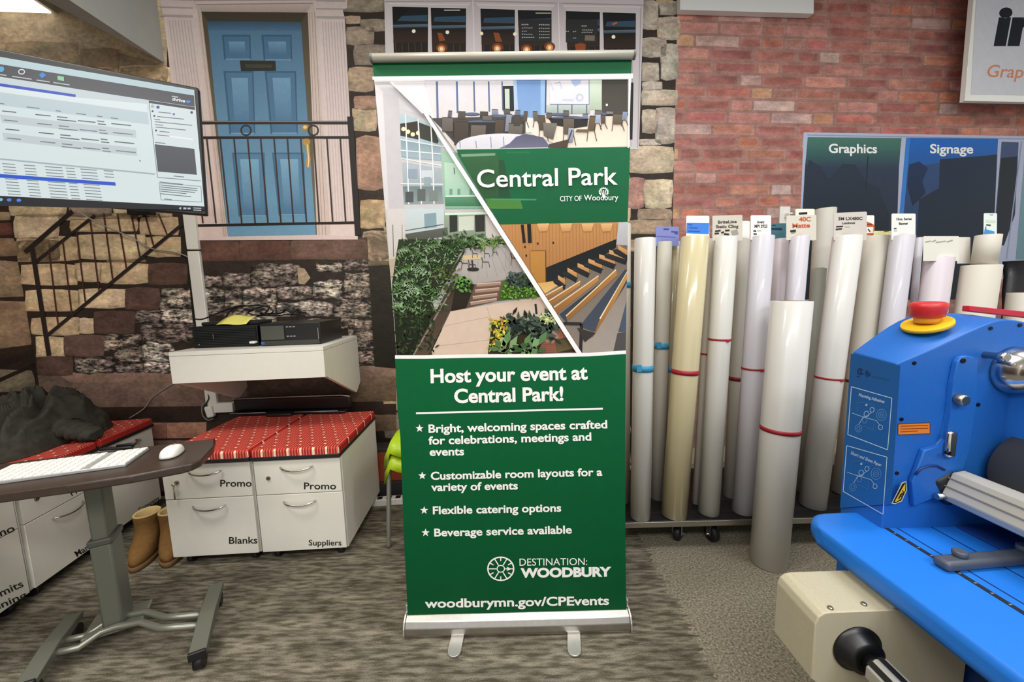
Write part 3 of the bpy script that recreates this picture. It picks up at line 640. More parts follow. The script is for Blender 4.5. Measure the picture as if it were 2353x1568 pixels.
P4([(1540, 612), (1612, 612), (1610, 640), (1570, 665), (1545, 640)], '#a9b8dc'); A.ring(*c4(1603, 745), 9, 9, 4, '#b9c0d4'); L4([(1475, 762), (1560, 765)], 14, '#c2c8d8'); L4([(1420, 640), (1455, 630), (1470, 680)], 8, '#c0c4d0'); L4([(1390, 640), (1408, 690)], 10, '#d4c8d2')
P4([(1676, 612), (1768, 612), (1765, 835), (1676, 835)], '#cfdccb', '#a8b8a0'); P4([(1355, 800), (1680, 800), (1680, 865), (1355, 868)], '#b7c0bd', '#9aa8a0')
for x in (1440, 1545, 1655): L4([(x, 797), (x, 868)], 8, '#56606e')
P4([(1768, 612), (1962, 610), (1960, 890), (1768, 890)], '#3e3a33', '#4a463e'); A.rect(*c4(1797, 792), *c4(1812, 808), '#e8e4dc')
P4([(1190, 905), (1975, 880), (1978, 1110), (1500, 1120), (1250, 1020)], '#e0d0bc', '#ecdccb'); P4([(1190, 890), (1260, 900), (1330, 1000), (1170, 1010)], '#dfd6cc')
P4([(500, 900), (1200, 880), (1200, 1010), (1000, 1080), (690, 1105), (590, 990)], '#4a4742', '#3a3733')
for cx, cy, rx, ry in ((800, 870, 60, 12), (1000, 885, 70, 12), (1140, 885, 60, 12), (870, 935, 120, 20), (1430, 872, 80, 10), (1520, 905, 150, 22), (1800, 870, 60, 10)): A.ell(*c4(cx, cy), rx/3.267, ry/3.267, '#3d4250', n=22); A.ell(*c4(cx, cy-4), rx/3.5, ry/4.2, '#5d6680', n=22)
P4([(1370, 900), (1665, 905), (1660, 960), (1560, 975), (1400, 950)], '#2a2724'); P4([(650, 930), (1000, 930), (1000, 1010), (660, 1040)], '#2e2b29')
def chair(x, y, w_, h_, c, sk=0, legs=True):
    P4([(x+sk, y), (x+w_+sk, y+2), (x+w_, y+h_), (x, y+h_)], c, mixc(c, '#241f1b', .35)); L4([(x+sk, y), (x+w_+sk, y+2)], 6, '#3a3632')
    if legs:
        L4([(x+4, y+h_), (x-4, y+h_*1.7)], 5, '#3b3128'); L4([(x+w_-4, y+h_), (x+w_+14, y+h_*1.7)], 5, '#3b3128')
for q_ in [(620, 845, 28, 50, '#6a6874', 6, 0), (695, 850, 55, 55, '#55504c', 4, 0), (860, 852, 60, 40, '#4d4845', 2, 0), (950, 835, 45, 40, '#8b93a6', 0, 0), (1040, 832, 45, 40, '#5c5a60', 0, 0), (1120, 840, 35, 50, '#6d7484', 6, 0), (1180, 850, 30, 70, '#5f5348', 8, 1), (880, 882, 68, 36, '#6e675f', 0, 0),
           (580, 895, 80, 105, '#6b6560', 0, 0), (670, 925, 105, 175, '#4a4038', 0, 0), (790, 950, 110, 100, '#6c6258', 6, 0), (970, 910, 65, 110, '#54483d', 8, 0), (1045, 870, 40, 130, '#8b8f9f', 14, 0), (1070, 940, 105, 105, '#6a645c', 4, 0), (1110, 880, 50, 80, '#4c4640', 4, 0),
           (1260, 850, 34, 70, '#6d655c', -6, 1), (1300, 880, 55, 110, '#5b4f43', -10, 1), (1355, 862, 40, 40, '#66605a', 0, 0), (1480, 845, 42, 40, '#6a6460', 0, 0), (1480, 900, 80, 120, '#6a5e50', 0, 1), (1625, 870, 40, 35, '#7f8aa8', 0, 0), (1660, 885, 55, 110, '#6b5a44', 16, 1), (1715, 870, 36, 70, '#a9b6d2', 8, 1), (1760, 880, 34, 60, '#5d5348', 0, 1),
           (1715, 845, 50, 30, '#77706a', 0, 0), (1800, 848, 50, 25, '#8a8480', 0, 0), (1845, 870, 75, 75, '#6b5f50', 6, 1), (1915, 850, 34, 65, '#8f9ab8', 8, 1)]: chair(*q_[:5], sk=q_[5], legs=q_[6])
P4([(1580, 985), (1680, 985), (1665, 1005), (1570, 1005)], '#6a5a46')
P4([(1330, 935), (1435, 940), (1405, 1060), (1335, 1030)], '#77706a', '#5d564f')
pts = [(1030+345*math.cos(t), 1108+92*math.sin(t)) for t in [math.pi*(1+i/24) for i in range(25)]]
P4(pts+[(1375, 1125), (690, 1140)], '#d9d6de', '#cfcbd2'); P4([(1130, 1040), (1200, 1018), (1330, 1045), (1372, 1100), (1368, 1118), (1000, 1128), (1080, 1090)], '#55566e', '#6b6a80')
for x in (710, 830, 940, 1035): L4([(x, 1040 if x > 900 else 1070), (x+6, 1125)], 7, '#8790ae')
chair(1510, 970, 40, 110, '#9aa0b4', 10, 0); P4([(1375, 1095), (1520, 1058), (1510, 1120), (1365, 1122)], '#4b4136'); L4([(1500, 1120), (1545, 990)], 10, '#4b4136')
# --- green band over both pictures
P4([(565, 1138), (690, 1160), (1975, 1118), (1965, 1575), (940, 1575), (600, 1140)], '#0d7a4c', '#0b7346') if False else None
A.poly([c4(690, 1135), c4(1977, 1117), c5(1958, 105), c5(1010, 125), c4(700, 1180)], '#06623a', '#055832')
P4([(710, 1160), (980, 1150), (1010, 1240), (1090, 1400), (1060, 1530), (980, 1575), (930, 1560), (800, 1330)], '#2f5d38', '#264c2c'); P4([(720, 1170), (975, 1162), (975, 1180), (725, 1190)], '#6f9a7a'); P4([(1000, 1210), (1040, 1215), (1090, 1500), (1000, 1500)], '#1c4a2e')
P4([(1050, 1150), (1230, 1150), (1230, 1165), (1055, 1165)], '#1d6a44'); L4([(1180, 1160), (1180, 1250)], 8, '#1a5c3c'); P4([(900, 1500), (1160, 1500), (1180, 1575), (930, 1575)], '#3f7a3a', '#4b7c34'); L4([(940, 1505), (1280, 1508)], 12, '#3c8a5c')
# --- auditorium, lower right
P5([(1010, 125), (1960, 105), (1945, 1065), (1617, 1080)], '#b07f4a', '#8b6238')
P5([(1015, 128), (1888, 108), (1872, 235), (1350, 445), (1230, 450)], '#b98450', '#a87443')
for k in range(34):
    x = 1050+k*25; L5([(x, 122), (x+4, min(450, 470-(x-1350)*.40 if x > 1350 else 450))], 1.6, '#946338')
for x in (1330, 1500, 1660, 1800): P5([(x-45, 118), (x+45, 116), (x+30, 175), (x-30, 178)], '#dcae76', '#bb8853')
P5([(1888, 108), (1960, 105), (1955, 280), (1872, 275)], '#b9b9bd', '#a7a6aa')
P5([(1350, 445), (1874, 232), (1870, 305), (1400, 560), (1345, 560)], '#151719', '#1e2022'); P5([(1238, 320), (1348, 318), (1350, 560), (1290, 562), (1240, 470)], '#b5823f', '#a87636'); L5([(1238, 320), (1348, 318), (1350, 560)], 5, '#5a3c1c')
L5([(1175, 125), (1190, 260)], 22, '#1b1a19'); L5([(1225, 120), (1232, 260)], 28, '#1b1a19'); 
for x, y in ((1290, 265), (1405, 260), (1205, 355), (1195, 290)): A.ell(*c5(x, y), 2, 2.6, '#2b1c10')
P5([(1290, 562), (1400, 545), (1470, 575), (1350, 645)], '#cda05e', '#d9b272')
P5([(1340, 640), (1880, 290), (1955, 280), (1950, 1065), (1620, 1078), (1400, 730)], '#6b5f55', '#857a70')
for k, (x, y) in enumerate([(1440, 500), (1510, 445), (1585, 410), (1665, 378), (1745, 345), (1820, 312), (1885, 278)]):
    w_ = 55+k*16
    P5([(x, y), (x+w_*1.1, y+38), (x+w_*1.1, y+78), (x, y+34)], '#cf9c68', '#a8743f'); P5([(x-40, y+34), (x, y+30), (x+w_*1.05, y+76), (x+w_*.9, y+112), (x-30, y+60)], '#26282b', '#1c1d20'); L5([(x+w_, y), (x+w_*1.05, y+80)], 4, '#1d1d1d')
for a_, b_, c_, d_, h_ in [(1350, 650, 1475, 580, 34), (1375, 690, 1605, 545, 44), (1410, 740, 1740, 505, 56)]:
    P5([(a_, b_), (c_, d_), (c_, d_+h_*.7), (a_+10, b_+h_)], '#b37f48', '#8a5c30'); L5([(a_, b_), (c_, d_)], 8, '#e3c698')
P5([(1450, 790), (1750, 560), (1800, 560), (1500, 850)], '#2c323c', '#3c4350'); P5([(1500, 805), (1870, 460), (1880, 500), (1510, 842)], '#a9763f', '#8d5f31'); L5([(1500, 803), (1870, 460)], 8, '#e6cfa0')
P5([(1600, 880), (1940, 455), (1955, 470), (1955, 560), (1740, 905), (1700, 918)], '#39404c', '#424a58'); P5([(1750, 825), (1955, 470), (1955, 530), (1735, 935), (1710, 930)], '#b88a50', '#8f6032'); L5([(1750, 825), (1955, 475)], 10, '#ead6ac')
P5([(1700, 960), (1955, 560), (1950, 1062), (1850, 1066), (1620, 1078), (1610, 1000)], '#8a7f76', '#a0968c'); P5([(1880, 930), (1945, 920), (1942, 1062), (1850, 1066)], '#4f4b4a'); P5([(1885, 925), (1950, 690), (1950, 920)], '#4a5363')
L5([(1480, 858), (1615, 862), (1608, 1070)], 24, '#2c2a2b'); P5([(1580, 890), (1720, 930), (1640, 1000)], '#3a342f')
# --- white dividing lines and the lower green panel
A.poly([c4(432, 850), c4(460, 850), c5(925, 0), c5(1618, 1080), c5(1580, 1082), c5(905, 30)], '#efecee'); A.poly([c4(195, 640), c4(215, 640), c4(460, 870), c4(432, 870)], '#d6d4d8')
A.poly([c4(448, 870), c4(690, 1130), c4(700, 1140), c5(1020, 118), c5(985, 118)], '#efecee') if False else None
A.poly([(860, 183), (1450.5, 176), (1450.5, 187), (860, 190)], '#f0eeee'); A.line([(1443.5, 187), (1440, 345)], 3, '#f0eeee')
low = [(911, 815), (980, 815), (1100, 812.5), (1250, 812), (1350, 809.5), (1435, 804)]
lowb = [(x, y+8) for x, y in reversed(low)]
A.poly(low+lowb, '#f1efec')
A.poly(list(reversed(lowb))+[(1433, 999), (1434, 1240), (1436, 1400), (940, 1408), (931, 1231), (923, 999), (916.5, 939)], GR, '#034d29')
A.build('printed_artwork', P_GLOSS, panel)
X = Print(PB, NB, lift=.0014+A.k*3e-5, step=2e-5); WH = '#f4f2ef'
X.text('Central Park', c4(842, 1418), c4(1882, 1396), 39, WH, .012)
X.text('CITY OF', c4(1455, 1522), c4(1615, 1518), 11.5, WH, .006); X.text('Woodbury', c4(1632, 1516), c4(1886, 1512), 12.5, WH, .006)
tx, ty = c4(1778, 1452)
for i in range(13): 
    a_ = math.pi*(.75+1.5*i/12); X.poly([(tx+math.cos(a_-.13)*10, ty+math.sin(a_-.13)*9), (tx+math.cos(a_)*12.5, ty+math.sin(a_)*11.5), (tx+math.cos(a_+.13)*10, ty+math.sin(a_+.13)*9)], WH, up=False)
X.ring(tx, ty, 10, 9.4, 2.4, WH, a0=math.pi*.75, a1=math.pi*2.25)
for dx in (-5, 0, 5): X.line([(tx+dx, ty-4), (tx+dx*.2, ty+14)], 1.8, WH)
X.text('Host your event at', c5(497, 1298), c5(1660, 1270), 30, WH, .03); X.text('Central Park!', c5(672, 1446), c5(1480, 1428), 30, WH, .03)
X.line([c5(388, 1524), c5(1772, 1490)], 4.2, WH)
def star(cx, cy, r): X.poly([(cx+math.sin(i*math.pi/5)*(r if i % 2 == 0 else r*.42), cy-math.cos(i*math.pi/5)*(r if i % 2 == 0 else r*.42)) for i in range(10)], WH)
def T6(t, a_, b_, cap): X.text(t, c6(*a_), c6(*b_), cap, WH, .026)
for cx, cy in ((327, 54), (343, 331), (354, 534), (362, 665)): star(*c6(cx, cy), 9.5)
T6('Bright, welcoming spaces crafted', (380, 78), (1425, 52), 17.5); T6('for celebrations, meetings and', (380, 148), (1332, 124), 17.5); T6('events', (386, 214), (588, 210), 17.5)
T6('Customizable room layouts for a', (393, 354), (1396, 330), 17); T6('variety of events', (395, 420), (902, 410), 17); T6('Flexible catering options', (405, 556), (1156, 540), 17); T6('Beverage service available', (413, 686), (1218, 668), 17)
T6('woodburymn.gov/CPEvents', (358, 1104), (1436, 1086), 19)
X.text('DESTINATION:', c6(912, 858), c6(1308, 854), 16, WH, .0); X.text('WOODBURY', c6(918, 926), c6(1450, 918), 19.5, WH, .05)
wx, wy = c6(802, 876); X.ring(wx, wy, 31, 28, 3.2, WH); X.ring(wx, wy, 9.5, 8.8, 2.2, WH)
for i in range(12):
    a_ = i*math.pi/6; r0 = 10 if i % 2 == 0 else 19
    X.line([(wx+math.cos(a_)*r0, wy+math.sin(a_)*r0*.92), (wx+math.cos(a_)*29, wy+math.sin(a_)*27)], 2.4, WH)
X.poly([(wx+13, wy-5), (wx+25, wy), (wx+13, wy+5), (wx+16, wy)], WH)
X.build('lettering', P_FLAT, panel)
# top rail, cassette, feet, pole
def rl(x, y): return ony(x, y, YB-.008)
a_, b_ = rl(856, 134), rl(1455, 126)
MB().cyl(a_, b_, .0135, n=20).build('top_rail', mat('rail_grey', '#b3b0a2', .4, .15), T0)
for p_, s_ in ((a_, -1), (b_, 1)):
    mb = MB(); mb.cyl(p_, p_+AX*s_*.006, .0145, n=16); mb.build('rail_end_cap', mat('grey_plastic', '#6d6c6a', .5), T0)
xa, xb = ony(937, 1408, YB).x, ony(1440, 1392, YB).x
prof = [(-.045, .004), (.05, .004), (.055, .02), (.05, .06), (.03, .078), (.008, .082), (-.012, .08), (-.035, .068), (-.046, .045), (-.05, .02)]
mb = MB(); mb.prism([Vector((xa, YB+u_*1.0-.005, v_*.86)) for u_, v_ in prof], AX*(xb-xa), bev=.003); cas = mb.build('cassette', silver, T0)
for x_, s_ in ((xa, -1), (xb, 1)):
    mb = MB(); mb.prism([Vector((x_, YB+u_*1.06-.005, v_*.9)) for u_, v_ in prof], AX*s_*.006, bev=.001); mb.box((x_, YB, .086), (.008, .02, .03), bev=.002); mb.build('end_plate', silver_l, cas)
mb = MB(); mb.span((xa+.002, YB-.004, .069), (xb-.002, YB+.006, .072)); mb.build('slot', dark_gap, cas)
for (x0, y0), (x1, y1) in (((1057, 1436), (1044, 1497)), ((1318, 1432), (1319.5, 1495))):
    p0, p1 = onz(x0, y0, .012), onz(x1, y1, .008); p0 = p0+(p0-p1)*.5; d = (p1-p0).normalized(); sd = d.cross(AZ).normalized(); w_ = .0235
    pts = [p0-sd*w_, p0+sd*w_]+[p1+sd*w_*math.cos(t)+d*w_*math.sin(t) for t in [math.pi*i/10 for i in range(11)]]
    for q_ in pts: q_.z = .0045
    mb = MB(); mb.prism(pts, AZ*.006, bev=.0012); mb.build('foot', silver_l, T0)
mb = MB(); mb.cyl((0, YB+.02, .07), (0, YB+.02, 2.0), .008); mb.build('support_pole', silver, T0)
# ------------------------------------------------------------------ monitor on the left
black_pl = mat('black_plastic', '#17171a', .45); white_lam = mat('white_laminate', '#dfdcd2', .45, noise=.02, nscale=30); white_pl = mat('white_plastic', '#e9e7e0', .4)
dark_metal = mat('dark_metal', '#2a2a2c', .45, .6); chrome = mat('chrome', '#d6d4d0', .18, 1); grey_metal = mat('grey_green_powdercoat', '#66685c', .5, .2)
def v3(a, z=0): return Vector((a[0], a[1], z))
m0, m1 = Vector((-1.765, 1.4215, 1.87)), Vector((-1.248, 1.66, 1.876))
md = (m1-m0).normalized(); mn = md.cross(AZ).normalized()
if mn.dot(CAM-m0) < 0: mn = -mn
Tm = thing('monitor', 'large black flat screen showing a bright office program, hanging at the top left', 'monitor', (-1.6, 1.5, 1.6))
cn = [hit(x, y, m0, mn) for x, y in ((455, 200), (475, 495))]
ctr = (cn[0]+cn[1])/2; mu = (cn[0]-cn[1]).normalized(); hh = (cn[0]-cn[1]).length
md2 = mu.cross(mn).normalized();
if md2.dot(md) < 0: md2 = -md2
WM = .9
MB().box(ctr-md2*(WM/2)-mn*.018, (WM, hh, .03), (md2, mu, mn), bev=.006).build('bezel', black_pl, Tm)
MB().box(ctr-md2*(WM/2)-mn*.045, (WM*.6, hh*.6, .04), (md2, mu, mn), bev=.01).build('back_cover', black_pl, Tm)
p0 = ctr-md2*(WM/2)-mn*.065
wl = Vector((p0.x-.5, 0, p0.z)); wl.y = (WP+WD*((wl.x+1)/WD.x)).y-.01
mb = MB(); mb.tube([p0, p0-mn*.05, (p0+wl)/2, wl+WN*.03], .018); mb.box(wl+WN*.02, (.14, .03, .2), (WD, WN, AZ), bev=.004); mb.build('wall_arm', dark_metal, Tm)
Q = Print(ctr, mn, conv=cS, lift=-.001)
Q.poly([(-900, -60), (0, 115), (1665, 398), (1752, 1400), (0, 1310), (-900, 1262)], '#dfeef0', '#e6f2f3')
Q.lift = .0005
SL = lambda x, y0, k=.168: y0+x*k
def band(x0, x1, ya, yb, k0, k1, c, cc=None): Q.poly([(x0, ya+k0*x0), (x1, ya+k0*x1), (x1, yb+k1*x1), (x0, yb+k1*x0)], c, cc, horiz=bool(cc))
Q.poly([(-900, -55), (0, 115), (1663, 402), (1665, 445), (0, 178), (-900, 20)], '#c2dbe0')
Q.poly([(-900, 20), (0, 178), (1665, 447), (1672, 545), (600, 385), (0, 285), (-900, 140)], '#35363b', '#505157')
Q.poly([(-900, 140), (0, 285), (1270, 488), (1275, 570), (0, 345), (-900, 200)], '#d2dfe2')
Q.poly([(-900, 195), (0, 342), (650, 438), (650, 462), (0, 368), (-900, 222)], '#2b52c4')
Q.poly([(0, 418), (1265, 590), (1278, 695), (-60, 520), (-900, 400), (-900, 300)], '#cadade'); Q.poly([(0, 368), (0, 418), (1265, 592), (1265, 520), (650, 462)], '#eaf5f6')
for y0, ls, c in ((560, 20, None), (610, 35, '#cdd9dc'), (715, 45, None), (765, 55, '#cdd9dc')):
    if c: Q.poly([(ls-35, y0), (1150+ls*.4, y0+133), (1155+ls*.4, y0+200), (ls-20, y0+68)], c)
for r in range(4):
    yy = 580+r*76; sh = r*14
    for x, w_, k in [(20, 120, 0), (305, 130, 0), (490, 90, 0), (490, 165, 1), (670, 150, .6), (835, 60, 0), (840, 70, 1), (955, 170, .4)]:
        x += sh; y = yy+(x-20)*.105+k*24
        Q.line([(x, y), (x+w_, y+w_*.1)], 9, '#59666e' if r % 2 == 0 else '#7b878d', up=False)
for x, w_ in ((0, 40), (230, 110), (480, 45), (655, 85), (830, 50), (950, 65)): Q.line([(x, 515+x*.13), (x+w_, 515+(x+w_)*.13)], 8, '#77858c', up=False)
for r in range(11):
    yy = 1030+r*26
    for x, w_ in [(20, 110), (205, 100), (385, 150), (565, 75), (690, 140), (890, 80)]:
        if r > 2 and x > 800: continue
        Q.line([(x+r*5, yy+(x)*.07), (x+r*5+w_, yy+(x+w_)*.07)], 7, '#7f8b92', up=False)
Q.k += 1
Q.poly([(-900, 940), (0, 985), (1330, 1115), (1330, 1128), (0, 998), (-900, 950)], '#aebcc2')
Q.poly([(-900, 1085), (0, 1120), (990, 1192), (995, 1222), (0, 1152), (-900, 1115)], '#1f5ad6')
Q.poly([(1278, 490), (1672, 548), (1725, 1180), (1352, 1150)], '#e3eff1'); Q.line([(1278, 490), (1352, 1150), (1725, 1180)], 6, '#7e8d94'); Q.poly([(1278, 490), (1672, 548), (1674, 572), (1280, 512)], '#3e4148')
Q.poly([(1328, 865), (1668, 905), (1690, 1128), (1355, 1100)], '#50535a'); Q.poly([(1340, 775), (1655, 818), (1656, 830), (1342, 790)], '#ffffff')
Q.ell(1310, 540, 16, 14, '#a9c7c4'); Q.ell(1356, 548, 15, 14, '#5548b0'); Q.ell(1492, 608, 10, 10, '#6c68b8'); Q.ell(1645, 593, 12, 12, '#4d5459')
for x, y, w_ in ((1310, 583, 14), (1325, 623, 18), (1340, 748, 18)): Q.ell(x, y, 9, 9, '#3c4348')
for x, y, w_ in [(1360, 590, 110), (1350, 628, 230), (1325, 652, 50), (1330, 672, 320), (1330, 697, 70), (1335, 718, 260), (1370, 755, 85), (1345, 785, 110), (1330, 850, 90), (1370, 1190, 200), (1375, 1215, 320), (1375, 1232, 320), (1375, 1250, 300), (1380, 1268, 220), (1380, 1290, 260), (1410, 1335, 65), (1490, 1138, 90)]: Q.line([(x, y), (x+w_, y+w_*.1)], 7, '#6f7c84', up=False)
Q.line([(1365, 1198), (1725, 1228), (1732, 1362), (1382, 1342), (1365, 1198)], 4, '#6b7880')
Q.ell(15, 222, 24, 24, '#5ab0e6'); Q.ring(188, 245, 30, 24, 9, '#e3e6e8'); Q.poly([(365, 248), (400, 275), (365, 302), (338, 270)], '#2e8ae0'); Q.poly([(495, 278), (550, 288), (552, 325), (498, 316)], '#8fd7a4')
for x, w_ in ((0, 60), (105, 170), (315, 115), (460, 140)): Q.line([(x, 268+x*.15), (x+w_, 268+(x+w_)*.15)], 9, '#c4c8cc', up=False)
Q.text('thrive', (1476, 490), (1588, 508), 26, '#ffffff', .03); Q.line([(1475, 455), (1530, 463)], 10, '#d0d2d6'); Q.poly([(1598, 492), (1620, 488), (1640, 502), (1618, 516), (1600, 508)], '#4a8fe8')
Q.poly([(-900, 1262), (0, 1308), (1752, 1400), (1756, 1432), (0, 1395), (-900, 1370)], '#0d0e13'); 
for x, c in ((8, '#7cc4e0'), (82, '#5a7fe8'), (165, '#3a8ff0')): Q.ell(x, 1340+x*.04, 20, 14, c)
Q.poly([(1535, 1415), (1555, 1402), (1555, 1428)], '#c8ccd2'); Q.rect(1575, 1408, 1600, 1424, '#c8ccd2'); Q.rect(1610, 1410, 1636, 1424, '#c8ccd2'); Q.line([(1660, 1412), (1728, 1416)], 8, '#b8bcc4'); Q.line([(1660, 1430), (1728, 1434)], 8, '#b8bcc4')
Q.poly([(1195, 998), (1210, 1010), (1205, 1016), (1198, 1012)], '#50585e')
Q.build('screen', P_SCREEN, Tm)

# white cable raceway on the wall behind it, and its thin cord
ra, rb = wallhit(437, 470), wallhit(462, 738)
rd = (rb-ra).normalized()
def raceway():
    t = thing('cable_raceway', 'white cable raceway running down the stone print between the monitor and the white shelf', 'cable cover', (rb.x, rb.y, .6))
    top = wallhit(440, 500); x = WD*(top-CORN).dot(WD)+CORN
    for z0, z1 in ((.58, 1.58), (1.59, 2.3)):
        mb = MB(); mb.box(Vector((x.x, x.y, (z0+z1)/2))+WN*.012, (.068, .024, z1-z0), (WD, WN, AZ), bev=.004); mb.build('cover', white_lam, t)
raceway()
def cable(name, label, pts, r, m, parent=None, cat='cable', group=None):
    P = [Vector(p) for p in pts]; out = []
    for i in range(len(P)-1):                                    # Catmull-Rom
        a, b, c, d = P[max(i-1, 0)], P[i], P[i+1], P[min(i+2, len(P)-1)]
        for k in range(6):
            t = k/6; out.append(.5*((2*b)+(c-a)*t+(2*a-5*b+4*c-d)*t*t+(3*b-a-3*c+d)*t**3))
    out.append(P[-1]); mb = MB(); mb.tube(out, r)
    o = mb.build(name, m, parent, tuple(P[0]))
    return o if parent is not None else tag(o, label, cat, group)
def onw(x, y, off): return hit(x, y, WP+WN*off, WN)
grey_cord = mat('grey_cord', '#8d8a82', .6); black_cord = mat('black_cord', '#141414', .5)
cable('cord', 'thin grey cord hanging below the monitor to the white raceway', [onw(185, 490, .05), onw(230, 515, .03), onw(300, 545, .02), onw(350, 572, .012), onw(400, 580, .012), onw(430, 590, .012), onw(437, 600, .02)], .004, grey_cord)
cable('cord', 'thin grey cord drooping over the stone ledge behind the left red cushions', [onw(400, 880, .008), onw(352, 912, .008), onw(330, 940, .015), onw(296, 962, .03)], .003, grey_cord)

# ------------------------------------------------------------------ white wall shelf with two computers
sy = R_(5.5); SD = Vector((math.cos(sy), math.sin(sy), 0)); SN = Vector((math.sin(sy), -math.cos(sy), 0))
zs = 1.03; fl, frr = onz(398, 808, zs), onz(742, 797, zs)
wS = (frr-fl).dot(SD); bk = ((WP-frr).dot(WN))/((-SN).dot(WN))-.004      # depth back to the wall
fl = frr-SD*wS
hF = .135
Ts = thing('wall_shelf', 'white box shelf with sloping sides on the stone wall carrying two black computers', 'shelf', tuple(v3((fl+frr)/2, zs-.2)))
MB().prism([fl, frr, frr-SN*bk, fl-SN*bk], -AZ*.02, bev=.001).build('top_board', white_lam, Ts)
MB().box((fl+frr)/2-SN*.009-AZ*(.0215+hF/2), (wS, .018, hF), (SD, SN, AZ), bev=.001).build('front_panel', white_lam, Ts)
for p_ in (fl+SD*.009, frr-SD*.009):
    a_ = p_-AZ*.0215
    pts = [a_-SN*.0185, a_-SN*.0185-AZ*hF, a_-SN*(bk*.84)-AZ*(hF+.2), a_-SN*bk-AZ*(hF+.15), a_-SN*bk]
    mb = MB(); mb.prism([q_-SD*.009 for q_ in pts], SD*.018); mb.build('side_panel', white_lam, Ts)
def pc(xl_, xr_, yb, h, d, name_lab, kind):
    p0, p1 = onz(xl_, yb, zs), onz(xr_, yb-6, zs)
    w_ = (p1-p0).dot(SD); c = p0+SD*w_/2
    t = thing('desktop_computer', name_lab, 'computer', tuple(c))
    MB().box(c-SN*d/2+AZ*h/2, (w_, d, h), (SD, SN, AZ), bev=.003).build('case', mat('pc_black', '#121315', .4), t)
    f = c+SN*.004+AZ*h/2
    if kind == 0:
        mb = MB()
        for k in range(11): mb.box(f+AZ*(-h*.38+k*h*.076), (w_*.96, .008, h*.03), (SD, SN, AZ))
        mb.build('front_grille', mat('pc_grille', '#1f2224', .5), t)
        MB().box(f-SD*w_*.17+SN*.004+AZ*.003, (.005, .003, h*.25), (SD, SN, AZ)).build('badge', mat('pc_badge', '#4c5054', .4), t)
        MB().cyl(f-SD*w_*.4-AZ*h*.33, f-SD*w_*.4-AZ*h*.33+SN*.007, .004).build('power_button', silver, t)
    else:
        MB().box(f-SD*w_*.29+AZ*h*.08, (w_*.38, .006, h*.62), (SD, SN, AZ), bev=.001).build('drive_bezel', mat('pc_drive', '#4a4c44', .5), t)
        MB().box(f-AZ*h*.37, (w_*.96, .006, h*.2), (SD, SN, AZ)).build('lower_bezel', mat('pc_lower', '#34352f', .5), t)
        for r in range(2):
            for k in range(3): MB().box(f+SD*(w_*(-.04+k*.055))+AZ*h*(.33-r*.42), (.010, .009, .005), (SD, SN, AZ)).build('usb_port', mat('port_grey', '#8b8e90', .4), t)
        MB().box(f+SD*w_*.47, (.003, .008, h*.5), (SD, SN, AZ)).build('latch', silver, t)
        MB().box(f-SD*w_*.46-AZ*h*.36, (.018, .008, .014), (SD, SN, AZ)).build('sticker', mat('blue_sticker', '#2f5ea8', .5), t)
    return t, c, w_
pa, ca_, wa = pc(446, 598, 801, .112, .30, 'black ridged desktop computer under the yellow note, left one on the white shelf', 0)
pb, cb_, wb_ = pc(601, 742, 796, .118, .33, 'black desktop computer with small ports on its front, right one on the white shelf', 1)
zt = zs+.112
# adapter pad, note, cords lying on the computers
c = ca_-SN*.12+AZ*.112
tag(MB().box(c+AZ*.010+SD*.0, (wa*.9, .15, .02), (SD, SN, AZ), bev=.008).build('docking_station', mat('rubber_black', '#191919', .8, noise=.2, nscale=90), None, tuple(c)), 'flat black docking unit lying on the left computer under the yellow note', 'electronics')
nY = ca_.y
nq = [ony(496, 748, nY+.015), ony(566, 749, nY+.02), ony(590, 727, nY+.12), ony(534, 725, nY+.115)]
for q_ in nq: q_.z = max(q_.z, zt+.004)
mb = MB(); G_ = []
for i in range(6):
    t = i/5; a_, b_ = nq[0].lerp(nq[3], t), nq[1].lerp(nq[2], t); up_ = AZ*(.006*math.sin(t*3.0)+.002)
    G_.append([a_.lerp(b_, k/5)+up_+AZ*.003*math.sin(k*1.3) for k in range(6)])
mb.quads(G_); 
o = mb.build('sticky_note', mat('yellow_paper', '#f0e878', .7), None, tuple(nq[0])); sm = o.modifiers.new('thick', 'SOLIDIFY'); sm.thickness = .0006
tag(o, 'pale yellow sticky note lying on the left black computer', 'note')
def ont(x, y, z): return onz(x, y, z)
def loop(pts, dz):
    ys = .19+dz*3
    o_ = [ony(x, y, ca_.y+ys+.008*math.sin(i*1.7)) for i, (x, y, z) in enumerate(pts)]
    for q_ in o_: q_.z = max(q_.z, zt+.033+dz)
    return o_
cgrp = 'black cords heaped on the shelf computers'
cable('cord', 'black cord looping from the left end of the docking unit over the shelf computers', loop([(452, 762, 0), (470, 738, .03), (520, 712, .05), (560, 702, .06), (590, 712, .05), (620, 725, .04), (680, 722, .05), (700, 735, .03)], .0), .004, black_cord)
cable('cord', 'black cord coiled in loops at the middle of the shelf computers', loop([(520, 730, .03), (540, 708, .06), (600, 702, .06), (628, 715, .04), (605, 725, .03), (570, 720, .03), (590, 708, .05), (620, 704, .05), (600, 728, .03), (560, 732, .02)], .009), .004, black_cord)
cable('cord', 'black cord bent up at the right end of the cord heap on the shelf', loop([(600, 732, .02), (645, 722, .03), (656, 712, .05), (672, 722, .04), (684, 710, .06), (694, 722, .03), (704, 734, .012), (690, 738, .01)], .019), .005, black_cord)
p_ = onz(551, 796, zs+.018); p_ = ca_+SD*((p_-ca_).dot(SD))+AZ*.024+SN*.006
td = thing('usb_dongle', 'small white dongle plugged into the front of the left computer', 'dongle', tuple(p_))
